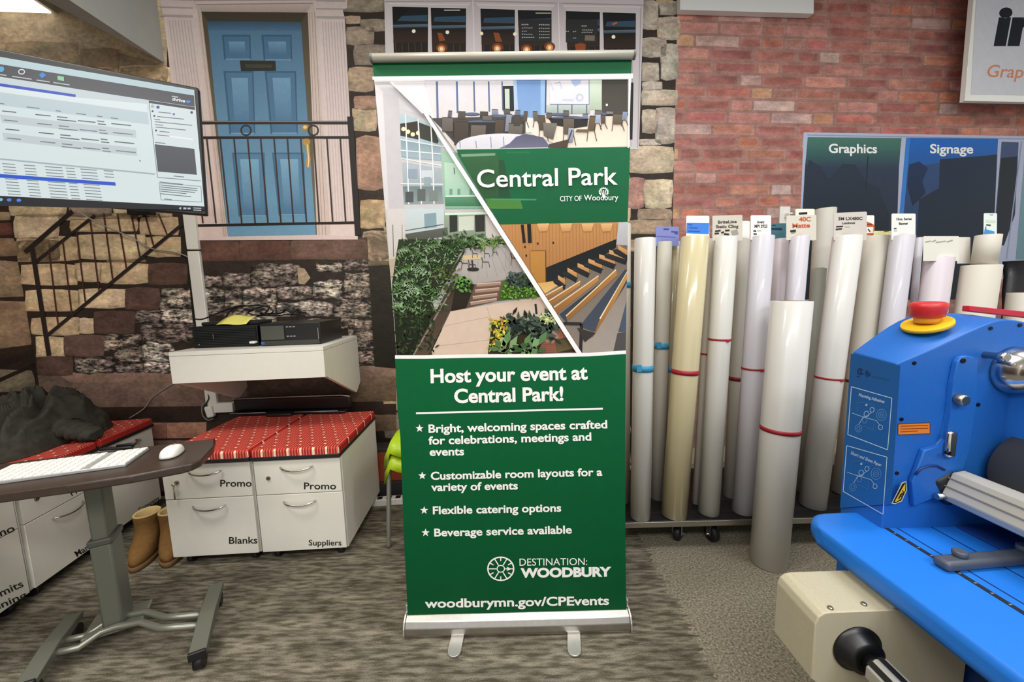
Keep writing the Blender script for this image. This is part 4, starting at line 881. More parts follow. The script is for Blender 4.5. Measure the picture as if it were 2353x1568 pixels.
MB().box(p_+SN*.018, (.028, .032, .012), (SD, SN, AZ), bev=.004).build('body', white_pl, td); MB().box(p_, (.012, .01, .005), (SD, SN, AZ)).build('plug', silver, td)

# ------------------------------------------------------------------ filing pedestals
def cushion_mat(name, yaw):
    m, nt, b = newmat(name); N = nt.nodes; L = nt.links
    tc = N.new('ShaderNodeTexCoord'); mp = N.new('ShaderNodeMapping'); mp.inputs['Rotation'].default_value = (0, 0, -yaw); L.new(tc.outputs['Object'], mp.inputs['Vector'])
    sx = N.new('ShaderNodeSeparateXYZ'); L.new(mp.outputs[0], sx.inputs[0])
    def ma(op, a, b_=None, c=None):
        n = N.new('ShaderNodeMath'); n.operation = op
        for i, v in enumerate((a, b_, c)):
            if v is None: continue
            if isinstance(v, (int, float)): n.inputs[i].default_value = v
            else: L.new(v, n.inputs[i])
        return n.outputs[0]
    x, y = sx.outputs[0], sx.outputs[1]
    fx = ma('FRACT', ma('MULTIPLY', x, 78)); stripe = ma('LESS_THAN', fx, .3)
    dash = ma('LESS_THAN', ma('FRACT', ma('MULTIPLY', y, 130)), .78)
    stripe = ma('MULTIPLY', stripe, dash)
    row = ma('FLOOR', ma('MULTIPLY', y, 24)); off = ma('MULTIPLY', ma('MODULO', row, 3), .36)
    cx = ma('FRACT', ma('ADD', ma('MULTIPLY', x, 17), off)); cy = ma('FRACT', ma('MULTIPLY', y, 24))
    sp = ma('MULTIPLY', ma('LESS_THAN', cx, .17), ma('LESS_THAN', cy, .2))
    dk = ma('MULTIPLY', ma('GREATER_THAN', cx, .5), ma('GREATER_THAN', cy, .55))
    def mix(f, a, bcol):
        n = N.new('ShaderNodeMix'); n.data_type = 'RGBA'; L.new(f, n.inputs['Factor'])
        if isinstance(a, str): n.inputs['A'].default_value = (*lin(a), 1)
        else: L.new(a, n.inputs['A'])
        n.inputs['B'].default_value = (*lin(bcol), 1); return n.outputs['Result']
    c = mix(sp, mix(stripe, mix(dk, '#ad2b24', '#96201c'), '#d08270'), '#efdcc0')
    L.new(c, b.inputs['Base Color']); b.inputs['Roughness'].default_value = .9; b.inputs['Specular IOR Level'].default_value = .15; return m
dark_pad = mat('dark_trim', '#1c1416', .7); body_m = mat('cabinet_white', '#e2dfd4', .5, noise=.02, nscale=20)
def pedestal(label, p0, ex, ey, w, d, texts, lock=False, key=False, drawers=(.172, .292), cm=None, zc=.05, side_text=None):
    """p0: front-left corner on the floor, ex along the front, ey to the back"""
    h = .522; nf = -ey
    t = thing('filing_cabinet', label, 'cabinet', tuple(v3(p0+ex*w/2+ey*d/2)), 'white drawer cabinets with red cushion tops')
    A_ = (ex, ey, AZ); mid = p0+ex*w/2
    MB().box(mid+ey*(d/2+.009)+AZ*(zc+(h-zc)/2), (w, d-.018, h-zc), A_, bev=.002).build('body', body_m, t)
    z1 = h-.004
    for hgt, txt in zip(drawers, texts):
        z0 = z1-hgt+.004; zc_ = (z0+z1)/2
        dr = MB().box(mid+ey*.0085+AZ*zc_, (w-.004, .017, z1-z0), A_, bev=.0015).build('drawer', body_m, t)
        hz = z1-.04
        pts = [mid+ex*(k/10-.5)*.15+nf*(.006+.022*(1-(2*k/10-1)**2)**.5)+AZ*(hz-.006+.012*(2*k/10-1)**2) for k in range(11)]
        mb = MB(); mb.tube(pts, .0042); mb.build('handle', chrome, dr)
        if txt:
            pr = Print(mid, nf, lift=.0012)
            for s_, (ax_, ay_), (bx_, by_), cap in txt: pr.text(s_, (ax_, ay_), (bx_, by_), cap, '#26241f', .012)
            pr.build('lettering', P_FLAT, dr)
        if lock and z1 > h-.01:
            lp = p0+ex*.065+AZ*(z1-.085)
            mb = MB(); mb.cyl(lp, lp+nf*.006, .009); mb.build('lock', mat('lock_steel', '#8c887c', .35, .9), dr)
            if key:
                mb = MB(); mb.box(lp+nf*.014, (.003, .016, .009), A_); mb.ball(lp+nf*.022, .008, n=10); mb.cyl(lp+nf*.012-AZ*.008-ex*.008, lp+nf*.014-AZ*.075-ex*.008, .0035); mb.build('key', mat('key_metal', '#b9b19c', .35, .9), dr)
        z1 = z0-.004
    cu = MB().box(mid+ey*(d/2-.004)+AZ*(h+.0275), (w+.004, d+.012, .055), A_, bev=.012, seg=3).build('cushion', cm, t)
    MB().box(mid+ey*(d/2-.004)+AZ*(h+.010), (w+.008, d+.016, .02), A_, bev=.004).build('cushion_base', dark_pad, cu)
    for u_ in (.12, .88):
        for q_ in (.1, .9):
            cp = mid+ex*(u_-.5)*w+ey*d*q_
            mb = MB(); mb.cyl(cp+AZ*.025-ex*.012, cp+AZ*.025+ex*.012, .025); mb.cyl(cp+AZ*.03, cp+AZ*(zc+.001), .012); mb.build('caster', black_pl, t)
    return t
# the two in front of the stone wall
qa = Vector(onz(611, 1265, .05)); qb = Vector(onz(798, 1262, .05)); qa.z = qb.z = 0
yw = R_(3); exF = Vector((math.cos(yw), math.sin(yw), 0)); eyF = Vector((-math.sin(yw), math.cos(yw), 0))
wF = (qb-qa).dot(exF); cmF = cushion_mat('red_check_fabric', yw)
qa = qb-exF*wF
fp = lambda x, y: c3(x, y)
pedestal('right one of the two white drawer cabinets below the wall shelf, lettered Suppliers', qa, exF, eyF, wF, .56,
         ([('Promo', fp(1802, 424), fp(1992, 424), 15)], [('Suppliers', fp(1830, 757), fp(2024, 757), 12.5)]), lock=True, cm=cmF)
q2 = Vector(onz(424, 1260, .05)); q2.z = 0; q2b = Vector(onz(606, 1258, .05)); q2b.z = 0
w2 = (q2b-q2).dot(exF); q2 = qa-exF*(w2+.014)-eyF*.0
pedestal('white drawer cabinet lettered Blanks with a key in its lock, below the wall shelf', q2, exF, eyF, w2, .56,
         ([('Promo', fp(1306, 408), fp(1492, 408), 15)], [('Blanks', fp(1358, 747), fp(1526, 745), 15)]), lock=True, key=True, cm=cmF)
# the row along the left wall
lA = Vector(onz(372, 1148, .05)); lC = Vector(onz(84, 1355, .05)); lA.z = lC.z = 0
exL = (lA-lC).normalized(); eyL = Vector((-exL.y, exL.x, 0)); wL_ = .372
cmL = cushion_mat('red_check_fabric_side', math.atan2(exL.y, exL.x))
labs = ['far one of the white drawer cabinets along the left wall, lettered Company', 'middle one of the white drawer cabinets along the left wall, behind the desk column', 'nearest white drawer cabinet along the left wall, cut by the photo edge']
tx = [(None, [('Company', fp(826, 560), fp(946, 484), 9)]), ([('Promo', fp(425, 466), fp(560, 392), 15)], [('Market', fp(455, 826), fp(588, 744), 13)]), ([('Promo', fp(-150, 760), fp(88, 672), 16)], [('Permits', fp(-110, 1115), fp(140, 1000), 16), ('screening', fp(-190, 1215), fp(160, 1065), 15)])]
for i in range(3):
    o0 = lA-exL*(wL_+i*(wL_+.02))
    pedestal(labs[i], o0, exL, eyL, wL_, .52, tx[i], lock=(i == 1), cm=cmL)
# dark jacket and black bag heaped on the left cushions
def heap(name, label, cat, ctr, ax, rx, ry, hgt, m, seed, fold=.3, n=44):
    from mathutils import noise as NZ
    rg = random.Random(seed); ex, ey = ax; g = []; so_ = Vector((seed*3.1, seed*1.7, 0))
    lob = [(rg.randint(2, 5), rg.uniform(0, 6.28), rg.uniform(.04, .12)) for _ in range(4)]
    for j in range(n//2+1):
        r = j/(n//2); ring = []
        for i in range(n):
            a_ = 2*math.pi*i/n; R1 = 1+sum(k_*math.sin(q_*a_+p_) for q_, p_, k_ in lob)+.05*NZ.noise(Vector((math.cos(a_)*3, math.sin(a_)*3, seed)))*r
            u_, v_ = math.cos(a_)*r*R1, math.sin(a_)*r*R1
            base = max(0, 1-r**2.4)**.75
            w1 = NZ.noise(Vector((u_*1.3, v_*1.3, 0))+so_)*1.1
            f1 = 1-abs(NZ.noise(Vector((u_*1.5+w1, v_*3.2-w1, 1.0))+so_))*1.9
            f2 = 1-abs(NZ.noise(Vector((u_*4.2-v_*1.5+w1*1.6, v_*5.0+u_*2, 4.0))+so_))*1.9
            z_ = hgt*base*(1-fold+fold*(.9*f1+.22*f2))+hgt*.07*f2*(r*(1-r)*2.2)+.012*(1 if r < .97 else 0)
            ring.append(ctr+ex*rx*u_+ey*ry*v_+AZ*max(.002, z_))
        g.append(ring)
    mb = MB(); mb.rings(g[::-1], cap0=False, cap1=False); bmesh.ops.remove_doubles(mb.bm, verts=mb.bm.verts, dist=1e-5)
    o = mb.build(name, m, None, tuple(ctr)); bmesh_fix(o); return tag(o, label, cat)
def bmesh_fix(o):
    bm = bmesh.new(); bm.from_mesh(o.data); bmesh.ops.recalc_face_normals(bm, faces=bm.faces); bm.to_mesh(o.data); bm.free()
zc = .578
jc = onz(118, 985, zc+.06); jc.z = zc
cloth = mat('charcoal_fleece', '#3d3c35', .95, noise=.25, nscale=30, bump=.5, spec=.1)
tj = heap('jacket', 'crumpled charcoal fleece jacket heaped on the left red cushions', 'jacket', jc+eyL*.03-exL*.05, (exL, eyL), .27, .19, .27, cloth, 5, .55, 120)
g_ = []
pth = [jc+exL*.02+AZ*.15, onz(150, 985, zc+.07), onz(190, 992, zc+.05), onz(222, 1000, zc+.03)]
mb = MB(); R_s = []
for j in range(25):
    t = j/24*3; i = min(int(t), 2); c_ = pth[i].lerp(pth[i+1], t-i); d_ = (pth[i+1]-pth[i]).normalized(); s_ = d_.cross(AZ).normalized(); n_ = s_.cross(d_)
    rr = .062-.022*j/24+.007*math.sin(j*1.9)
    if j == 24: rr *= .6
    R_s.append([c_+s_*rr*1.25*math.cos(q_)+n_*max(rr*.8*math.sin(q_)+.004*math.sin(5*q_+j), -(c_.z-zc-.004)) for q_ in [2*math.pi*k/20 for k in range(20)]])
mb.rings(R_s); so = mb.build('sleeve', cloth, tj); bmesh_fix(so)
bc = onz(8, 1030, zc); bc.z = zc
heap('bag', 'black fabric bag beside the charcoal jacket at the left photo edge', 'bag', bc+eyL*.0-exL*.24, (exL, eyL), .12, .13, .15, mat('black_fabric', '#141416', .9, noise=.2, nscale=50), 11, .35, 32)

# ------------------------------------------------------------------ sit-stand desk
zd = .70
top = [(495, 1007), (489, 1026), (462, 1056), (440, 1066), (418, 1071), (300, 1094), (150, 1116), (0, 1136)]
tp = [onz(x, y, zd) for x, y in top]
fdir = (tp[-1]-tp[-3]).normalized(); bk0 = onz(39, 1061, zd); bdir = (bk0-tp[0]).normalized()
tp += [tp[-1]+fdir*.18, bk0+bdir*.35]
wood = mat('dark_walnut_laminate', '#3c3029', .38, noise=.14, nscale=35)
Td = thing('standing_desk', 'dark brown standing desk on a grey column with a wheeled base, front left', 'desk', tuple(v3(onz(272, 1425, 0))))
MB().prism(tp, -AZ*.028, bev=.006).build('desktop', wood, Td)
cb = onz(273, 1424, .06); cbx = v3(cb)
ct = v3(cb); 
bdr = (onz(430, 1500, .07)-onz(480, 1345, .07)); bdr.z = 0; bdr.normalize(); bsd = Vector((-bdr.y, bdr.x, 0))
mb = MB(); mb.box(cbx+AZ*(.06+.17), (.062, .1, .34), (bsd, bdr, AZ), bev=.01); mb.build('column_lower', grey_metal, Td)
mb = MB(); mb.box(cbx+AZ*(.40+.136), (.05, .084, .272), (bsd, bdr, AZ), bev=.008); mb.build('column_upper', grey_metal, Td)
mb = MB(); mb.box(cbx+AZ*.405, (.068, .108, .025), (bsd, bdr, AZ), bev=.006); mb.build('collar', mat('dark_collar', '#4b4c45', .5), Td)
mb = MB(); mb.box(cbx+AZ*(zd-.034), (.3, .1, .012), (bsd, bdr, AZ), bev=.002); mb.build('top_bracket', dark_metal, Td)
bars = []
for (x0, y0), (x1, y1) in (((480, 1345), (430, 1500)), ((150, 1415), (28, 1572))):
    a_, b_ = onz(x0, y0, .09), onz(x1, y1, .085); c_ = (a_+b_)/2; L_ = (b_-a_).length; d_ = (b_-a_).normalized(); sd_ = Vector((-d_.y, d_.x, 0)).normalized()
    br = MB().prism([c_-d_*L_/2-AZ*.02, c_-d_*L_/2+AZ*.0, c_+AZ*.008, c_+d_*L_/2-AZ*.012, c_+d_*L_/2-AZ*.034, c_-AZ*.03], sd_*.05, bev=.004)
    bo = br.build('foot_bar', grey_metal, Td); bars.append((c_, d_, sd_))
    for s_ in (-1, 1):
        cp = c_+d_*(L_/2-.02)*s_+sd_*.025
        mb = MB(); mb.cyl(Vector((cp.x, cp.y, .027))-sd_*.016, Vector((cp.x, cp.y, .027))+sd_*.016, .027); mb.cyl(Vector((cp.x, cp.y, .03)), Vector((cp.x, cp.y, .055)), .014); mb.build('caster', black_pl, bo)
    mb = MB(); mb.box(c_+d_*(L_/2+.002)+sd_*.025-AZ*.022, (.05, .012, .03), (sd_, d_, AZ), bev=.003); mb.build('end_cap', black_pl, bo)
cr = [bars[1][0]+bars[1][2]*.03-AZ*.02, onz(190, 1475, .055), onz(240, 1440, .07), onz(275, 1428, .075), onz(330, 1418, .072), onz(375, 1432, .06), bars[0][0]-AZ*.02]
mb = MB()
for k in (-1, 1):
    mb.tube([p_+bdr*.028*k for p_ in cr], .012, n=8)
mb.box(cbx+AZ*.058, (.17, .13, .016), (bsd, bdr, AZ), bev=.006)
mb.build('cross_rail', mat('grey_steel', '#8f9084', .35, .6), Td)
# keyboard, mouse, glasses
ka, kb_, kc, kd = onz(322, 1031, zd+.012), onz(288, 1066, zd+.012), onz(0, 1106, zd+.012), onz(42, 1063, zd+.012)
kx = (kc-kb_).normalized(); ky = (ka-kb_); ky = (ky-kx*ky.dot(kx)); kw = ky.length; ky.normalize(); kl = (kc-kb_).length+.07
Tk = thing('keyboard', 'flat white keyboard lying on the dark standing desk', 'keyboard', tuple(v3(kb_, zd)))
o_ = Vector((kb_.x, kb_.y, zd))
MB().box(o_+kx*kl/2+ky*kw/2+AZ*.006, (kl, kw, .012), (kx, ky, AZ), bev=.003).build('tray', mat('white_aluminium', '#b4b5b4', .35, .3), Tk)
km = mat('key_white', '#efeee9', .4); kme = None; n_c, n_r = 16, 6
for r in range(n_r):
    for c_i in range(n_c):
        if c_i == 4: continue
        ctr_ = o_+kx*(kl*(c_i+.5)/n_c)+ky*(kw*(r+.5)/n_r)+AZ*.0125
        if kme is None:
            kme = MB().box(o_, (kl/n_c*.86, kw/n_r*.84, .005), (kx, ky, AZ), bev=.001).build('key', km, Tk); first = kme; kme.location = ctr_-o_
        else:
            k2 = first.copy(); COL.objects.link(k2); k2.parent = Tk; k2.location = ctr_-o_; ORG[k2.name] = ORG[Tk.name]
mc = onz(396, 1046, zd); mc.z = zd
Tmo = thing('mouse', 'small white computer mouse on the dark desk right of the keyboard', 'mouse', tuple(mc))
g = []
for j in range(9):
    t = j/8; z_ = .003+.03*math.sin(t*math.pi/2); s_ = math.cos(t*math.pi/2*.98)**.45
    g.append([mc+kx*.031*s_*(abs(math.cos(a_))**.7)*(1 if math.cos(a_) > 0 else -1)+ky*.05*s_*(abs(math.sin(a_))**.8)*(1 if math.sin(a_) > 0 else -1)+AZ*z_ for a_ in [2*math.pi*i/28 for i in range(28)]])
mb = MB(); mb.rings(g); bo = mb.build('shell', white_pl, Tmo); bmesh_fix(bo)
mb = MB(); mb.box(mc+ky*.022+AZ*.0322, (.006, .016, .004), (kx, ky, AZ), bev=.001); mb.build('scroll_wheel', mat('grey_rubber', '#9a9a98', .6), Tmo)
ga = onz(232, 1032, zd+.008); gb = onz(306, 1026, zd+.008); gd = (gb-ga).normalized(); gs = gd.cross(AZ)
mb = MB()
Tg = thing('implement', 'dark slim stapler-like tool lying behind the white keyboard on the desk', 'tool', tuple(v3((ga+gb)/2, zd)))  # generic tool shape made up for an unclear dark item
mb = MB(); mb.box((ga+gb)/2-AZ*.002, ((gb-ga).length, .022, .01), (gd, gs, AZ), bev=.004); mb.build('base', black_pl, Tg)
ge = onz(316, 1010, zd+.03)
mb = MB(); mb.tube([(ga+gb)/2+AZ*.006, gb.lerp(ge, .3)+AZ*.002, ge], .006); mb.build('lever', black_pl, Tg)

# ------------------------------------------------------------------ boots
suede = mat('tan_suede', '#7a5a34', .9, noise=.15, nscale=60, spec=.1); fleece = mat('cream_fleece', '#d9c08a', .95, noise=.15, nscale=150, bump=.5); sole = mat('brown_sole', '#6e5130', .8)
def boot(label, p, ang, grp):
    f = Vector((math.sin(ang), -math.cos(ang), 0)); s_ = Vector((-f.y, f.x, 0))
    t = thing('boot', label, 'boot', (p.x, p.y, 0), grp); p = Vector((p.x, p.y, 0))
    def ell(z_, off, a_, b_, n=28, pw=1): return [p+f*(off+a_*math.cos(q))+s_*(b_*math.sin(q))+AZ*z_ for q in [2*math.pi*i/n for i in range(n)]]
    mb = MB(); mb.rings([ell(0, .03, .137, .052), ell(.022, .03, .14, .054), ell(.026, .03, .136, .051)]); mb.build('sole', sole, t)
    mb = MB(); mb.rings([ell(.024, .03, .132, .049), ell(.05, .03, .132, .051), ell(.072, .024, .122, .05), ell(.09, .010, .10, .049), ell(.108, -.012, .076, .05), ell(.13, -.025, .062, .051), ell(.17, -.03, .06, .053), ell(.2, -.03, .063, .056), ell(.206, -.03, .061, .054), ell(.2, -.03, .055, .048)], cap1=False); mb.build('upper', suede, t)
    mb = MB(); mb.rings([ell(.2045, -.03, .062, .055), ell(.209, -.03, .057, .05), ell(.2, -.03, .05, .043), ell(.13, -.026, .046, .04), ell(.1, -.02, .05, .04)], cap0=False); mb.build('lining', fleece, t)
b1 = onz(343, 1262, .02); b2_ = onz(398, 1258, .02)
boot('tan suede boot with cream lining, left one of the pair on the carpet', b1, R_(24), 'pair of tan boots')
boot('tan suede boot half behind the white cabinet, right one of the pair', b2_+AY*.01, R_(32), 'pair of tan boots')

# ------------------------------------------------------------------ black folding rack leaning behind the red cushions, plug strip
zc2 = .578
pl = onz(537, 952, zc2); pr_ = onz(806, 945, zc2)
rkY = (pl.y+pr_.y)/2
Tr = thing('sound_bar', 'long black bar with bent ends standing on the red cushions against the wall', 'speaker', (0, rkY, zc2))
d_ = (pr_-pl); d_.z = 0; Lr = d_.length; d_.normalize(); n_ = Vector((d_.y, -d_.x, 0))
base = Vector((pl.x, pl.y, zc2))
mb = MB(); mb.box(base+d_*Lr/2+AZ*.055-n_*.02, (Lr, .03, .085), (d_, n_, AZ), bev=.012); mb.build('bar_body', mat('satin_black', '#0f0f10', .35), Tr)
mb = MB(); mb.tube([base+AZ*.095+n_*.002, base+d_*Lr*.5+AZ*.1+n_*.002, base+d_*Lr*.93+AZ*.102+n_*.002, base+d_*Lr+AZ*.092-n_*.004], .004); mb.build('bright_edge', silver_l, Tr)
mb = MB(); mb.box(base+d_*Lr/2+AZ*.008+n_*.012, (Lr*.96, .075, .016), (d_, n_, AZ), bev=.005); mb.build('base_flange', mat('satin_black', '#0f0f10', .35), Tr)
mb = MB(); mb.tube([base+d_*Lr*.02+AZ*.018+n_*.05, base+d_*Lr*.32+AZ*.018+n_*.05], .002); mb.build('bright_edge', silver_l, Tr)
mb = MB(); mb.tube([base+d_*Lr*.56+AZ*.018+n_*.05, base+d_*Lr*.92+AZ*.018+n_*.05], .002); mb.build('bright_edge', silver_l, Tr)
mb = MB(); mb.box(base+d_*Lr*.45+AZ*.01+n_*.06, (.15, .05, .02), (d_, n_, AZ), bev=.008); mb.build('stand', black_pl, Tr)
pp = onw(515, 937, .03)
tp_ = thing('outlet_box', 'small white outlet box on the wall beside the black bar', 'outlet', tuple(pp))
MB().box(pp-WN*.008, (.115, .04, .06), (WD, WN, AZ), bev=.004).build('box', white_pl, tp_)
tpl = thing('power_adapter', 'white plug adapter hanging from its black cord below the shelf', 'adapter', tuple(onw(482, 945, .03)))
mb = MB(); mb.box(onw(483, 946, .03), (.045, .035, .075), ((WD+AZ*.2).normalized(), WN, (AZ-WD*.2).normalized()), bev=.01); mb.build('adapter_body', white_pl, tpl)
cable('cord', None, [onw(478, 905, .02), onw(480, 915, .025), onw(474, 930, .03), onw(480, 938, .03)], .004, black_cord, tpl)
cable('cord', None, [onw(490, 962, .03), onw(478, 966, .03), onw(466, 955, .028), onw(464, 935, .025), onw(470, 925, .02)], .003, grey_cord, tpl)

# ------------------------------------------------------------------ stacked lime chairs just behind the banner
lime = mat('lime_plastic', '#a9c916', .4); gtube = mat('grey_tube', '#8b8d84', .4, .5)
def lime_chair(label, x0, y0, dz):
    t = thing('stacking_chair', label, 'chair', (x0, y0, 0), 'lime stacking chairs'); zs_ = .46+dz
    prof = [(-.22, -.06), (-.2, -.01), (-.1, .0), (.06, -.012), (.16, .0), (.2, .06), (.225, .18), (.235, .3)]
    g = []
    for j in range(13):
        v_ = j/12*2-1; e = .055*abs(v_)**3
        g.append([Vector((x0+v_*(.22-.02*abs(v_)), y0+py, zs_+pz+e*(1 if pz < .1 else .2)-(.0 if abs(v_) < .95 else .10*(1 if pz < .1 else .3)))) for py, pz in prof])
    mb = MB(); mb.quads(g); o = mb.build('shell', lime, t); sm = o.modifiers.new('thick', 'SOLIDIFY'); sm.thickness = .008
    for sx_, sy_ in ((-1, -1), (1, -1), (-1, 1), (1, 1)):
        mb = MB(); mb.tube([(x0+sx_*.17, y0+sy_*.12, zs_-.012), (x0+sx_*(.2), y0+sy_*.15, zs_-.05), (x0+sx_*.215, y0+sy_*.19, .015+dz), (x0+sx_*.217, y0+sy_*.192, dz+.004)], .011); mb.build('leg', gtube, t)
gx = -.44; gy = 2.02
lime_chair('lime green stacking chair, lower one of the stack just behind the banner', gx, gy, 0)
lime_chair('lime green stacking chair, upper one of the stack just behind the banner', gx, gy+.01, .075)
# low things by the wall left of the chairs
tb = thing('storage_bin', 'dark orange-red storage bin low by the wall between cabinet and lime chairs', 'bin', (-.83, 2.42, 0))
bq = onw(876, 1090, .12)
mb = MB(); mb.box((bq.x+.04, bq.y, .2), (.26, .1, .2), (WD, WN, AZ), bev=.006); mb.build('bin_body', mat('brick_red_plastic', '#8e3a1e', .6), tb)
mb = MB(); mb.box((bq.x+.04, bq.y, .05), (.28, .12, .1), (WD, WN, AZ), bev=.004); mb.build('foot_block', mat('dark_grey', '#2b2a2a', .7), tb)
mb = MB(); mb.box((bq.x+.04, bq.y, .312), (.27, .11, .024), (WD, WN, AZ), bev=.004); mb.build('lid', mat('dark_grey', '#2b2a2a', .7), tb)
ps = onz(872, 1148, .03)
tps = thing('power_strip', 'white power strip on the carpet beside the right drawer cabinet', 'power strip', (ps.x, ps.y, 0))
mb = MB(); mb.box((ps.x+.06, ps.y, .02), (.2, .05, .04), (WD, WN, AZ), bev=.004); mb.build('strip_body', white_pl, tps)
for k in range(3): mb = MB(); mb.box(Vector((ps.x+.06, ps.y, .0405))+WD*(k-1)*.055, (.03, .03, .003), (WD, WN, AZ)); mb.build('socket', black_pl, tps)
# ------------------------------------------------------------------ rack of vinyl rolls on the right
def depth(p): return (Vector(p)-CAM).dot(fw)
W_ = {'white': mat('white_vinyl', '#d2d0c9', .35, coat=.25), 'warm': mat('warm_white_paper', '#cec8ba', .6), 'cream': mat('cream_film', '#cfc39c', .22, coat=.5), 'olive': mat('olive_film', '#a89c7c', .3, coat=.4),
      'lav': mat('cool_white_vinyl', '#c5c2c9', .4, coat=.15), 'pink': mat('pinkish_white_vinyl', '#cfc4ca', .4), 'grey': mat('grey_white_paper', '#bdb9ae', .65), 'green': mat('grey_green_paper', '#aeb1a6', .6), 'bright': mat('bright_white_vinyl', '#d8d6d0', .3, coat=.3)}
core_m = mat('cardboard_core', '#8a7358', .85)
BAND = {'red': mat('red_band', '#a51f2e', .5), 'dred': mat('dark_red_band', '#7a1420', .5), 'blue': mat('blue_tape', '#3a93bd', .5)}
rollgrp = 'vinyl rolls standing on the rack'
ZR = .16
ROLLS = {}
def roll(label, tl, tr, ty, bl, br, by, m, bands=(), zb=ZR, Y=None, flap=None, grp=rollgrp, core=True, name='vinyl_roll'):
    bx = (bl+br)/2; b = onz(bx, by, zb)
    if Y is not None: b = ony(bx, by, Y); b.z = zb
    t_ = abs(bx-W/2)/F; wpx = ((tr-tl)+(br-bl))/2
    r = wpx*(depth(b)-.02)/(2*F*math.sqrt(1+t_*t_))*.97
    b = Vector((b.x, b.y+r*.8, zb)); tp = ony((tl+tr)/2, ty, b.y); ax = (tp-b).normalized(); L = (tp-b).length
    t = thing(name, label, 'roll', tuple(b), grp)
    ri = min(.038, r*.55)
    mb = MB(); mb.lathe(b, ax, [(ri, 0), (r, 0), (r, L*.5), (r, L-.002), (r-.002, L), (ri+.004, L)], 40, caps=False)
    mb.build('wound_sheet', W_[m], t)
    mb = MB(); mb.lathe(b, ax, [(ri+.004, .001), (ri+.004, L-.004), (ri+.004, L+.002), (ri, L+.002), (ri, .001)], 28, caps=False); mb.build('core', core_m, t)
    for yb_, kind, wd in bands:
        f = (ony(bx, yb_, b.y-r).z-b.z)/ax.z; cpt = b+ax*f
        mb = MB(); mb.lathe(cpt-ax*wd/2, ax, [(r+.0003, 0), (r+.0022, 0), (r+.0022, wd), (r+.0003, wd)], 40, caps=False); bo = mb.build('band', BAND[kind], t)
        if kind == 'red' and wd < .012:
            k_ = cpt+Vector((.25, -1, 0)).normalized()*(r+.003); mb = MB(); mb.box(k_-AZ*.003, (.016, .006, .012), bev=.002); mb.build('clasp', BAND['red'], bo)
        if kind == 'blue': 
            k_ = cpt+Vector((-.55, -1, 0)).normalized()*(r+.003); mb = MB(); mb.box(k_+AZ*.006-AX*.008, (.022, .003, wd*1.1)); mb.build('tape_end', BAND['blue'], bo)
    if flap:
        w_, a0 = flap                                           # loose outer edge of the sheet
        mb = MB(); g = []
        for j in range(9):
            f = j/8; row = []
            for k in range(7):
                a_ = a0-k*.13; rr = r+.0015+k*k*.00035*w_*(1-.7*f); row.append(b+ax*(L*f)+Vector((math.cos(a_), -math.sin(a_), 0))*rr)
            g.append(row)
        mb.quads(g); o = mb.build('loose_edge', W_[m], t); sm = o.modifiers.new('thick', 'SOLIDIFY'); sm.thickness = .0008
    ROLLS[label] = (b, ax, L, r); return t
roll('slim white roll with a blue tape band, closest to the banner edge on the rack', 1404, 1449, 516, 1408, 1453, 1158, 'warm', [(655, 'blue', .028)])
roll('white roll with a torn blue tape band, first front roll right of the banner', 1458, 1507, 548, 1453, 1500, 1198, 'white', [(850, 'blue', .03)], flap=(1.2, .25))
roll('thin off-white roll with blue tape behind the first front roll, under the lilac card', 1510, 1545, 556, 1498, 1530, 1150, 'grey', [(797, 'blue', .03)])
roll('olive tinted film roll with blue tape just behind the cream roll', 1536, 1568, 556, 1512, 1542, 1135, 'olive', [(850, 'blue', .028)])
roll('shiny cream film roll with a broad red tape band in the front row', 1563, 1632, 545, 1528, 1588, 1195, 'cream', [(860, 'red', .022)])
roll('very thin white roll with red tie between the cream and Static Cling rolls', 1626, 1645, 549, 1592, 1612, 1160, 'warm', [(815, 'red', .008)])
roll('white roll below the Static Cling card, red tie at half height', 1640, 1697, 545, 1613, 1662, 1187, 'white', [(783, 'red', .009)], flap=(2.2, .1))
roll('grey-white roll with a dark red band behind and right of the Static Cling roll', 1692, 1724, 550, 1666, 1700, 1145, 'grey', [(873, 'dred', .02)])
roll('cool white roll below the MPI card with a thin red tie', 1722, 1783, 543, 1693, 1742, 1185, 'lav', [(852, 'red', .009)])
roll('pinkish white roll between the MPI roll and the Matte roll', 1778, 1812, 549, 1745, 1778, 1140, 'pink', [])
roll('white roll below the red-lettered Matte card, behind the big roll on the floor', 1812, 1863, 543, 1776, 1818, 1172, 'lav', [])
roll('tall grey roll rising above all others behind the Matte card', 1868, 1925, 480, 1850, 1898, 1100, 'grey', [], Y=2.12)
roll('short grey-green roll in the shade right of the big floor roll', 1864, 1901, 617, 1838, 1870, 1135, 'green', [])
roll('thick white roll below the LX480C card, thin red tie and a loose edge', 1913, 1983, 543, 1848, 1918, 1172, 'bright', [(875, 'red', .009)], flap=(2.6, -.15))
roll('off-white roll right of the LX480C roll, disappearing behind the blue machine', 1984, 2045, 543, 1922, 1985, 1140, 'warm', [(882, 'dred', .014)])
roll('cool white roll below the Banner card, behind the blue machine', 2043, 2105, 542, 1985, 2040, 1160, 'lav', [])
roll('thin white roll squeezed right of the Banner roll', 2103, 2122, 546, 2060, 2078, 1125, 'lav', [])
roll('lilac white roll with a handwritten sheet wrapped round its top', 2120, 2196, 592, 2068, 2138, 1165, 'pink', [])
roll('broad white roll carrying a narrower roll, right end of the rack', 2203, 2307, 610, 2155, 2245, 1175, 'warm', [])
roll('white roll cut by the right photo edge, lower than its neighbours', 2310, 2385, 673, 2270, 2340, 1160, 'warm', [])
b, ax, L, r = ROLLS['broad white roll carrying a narrower roll, right end of the rack']
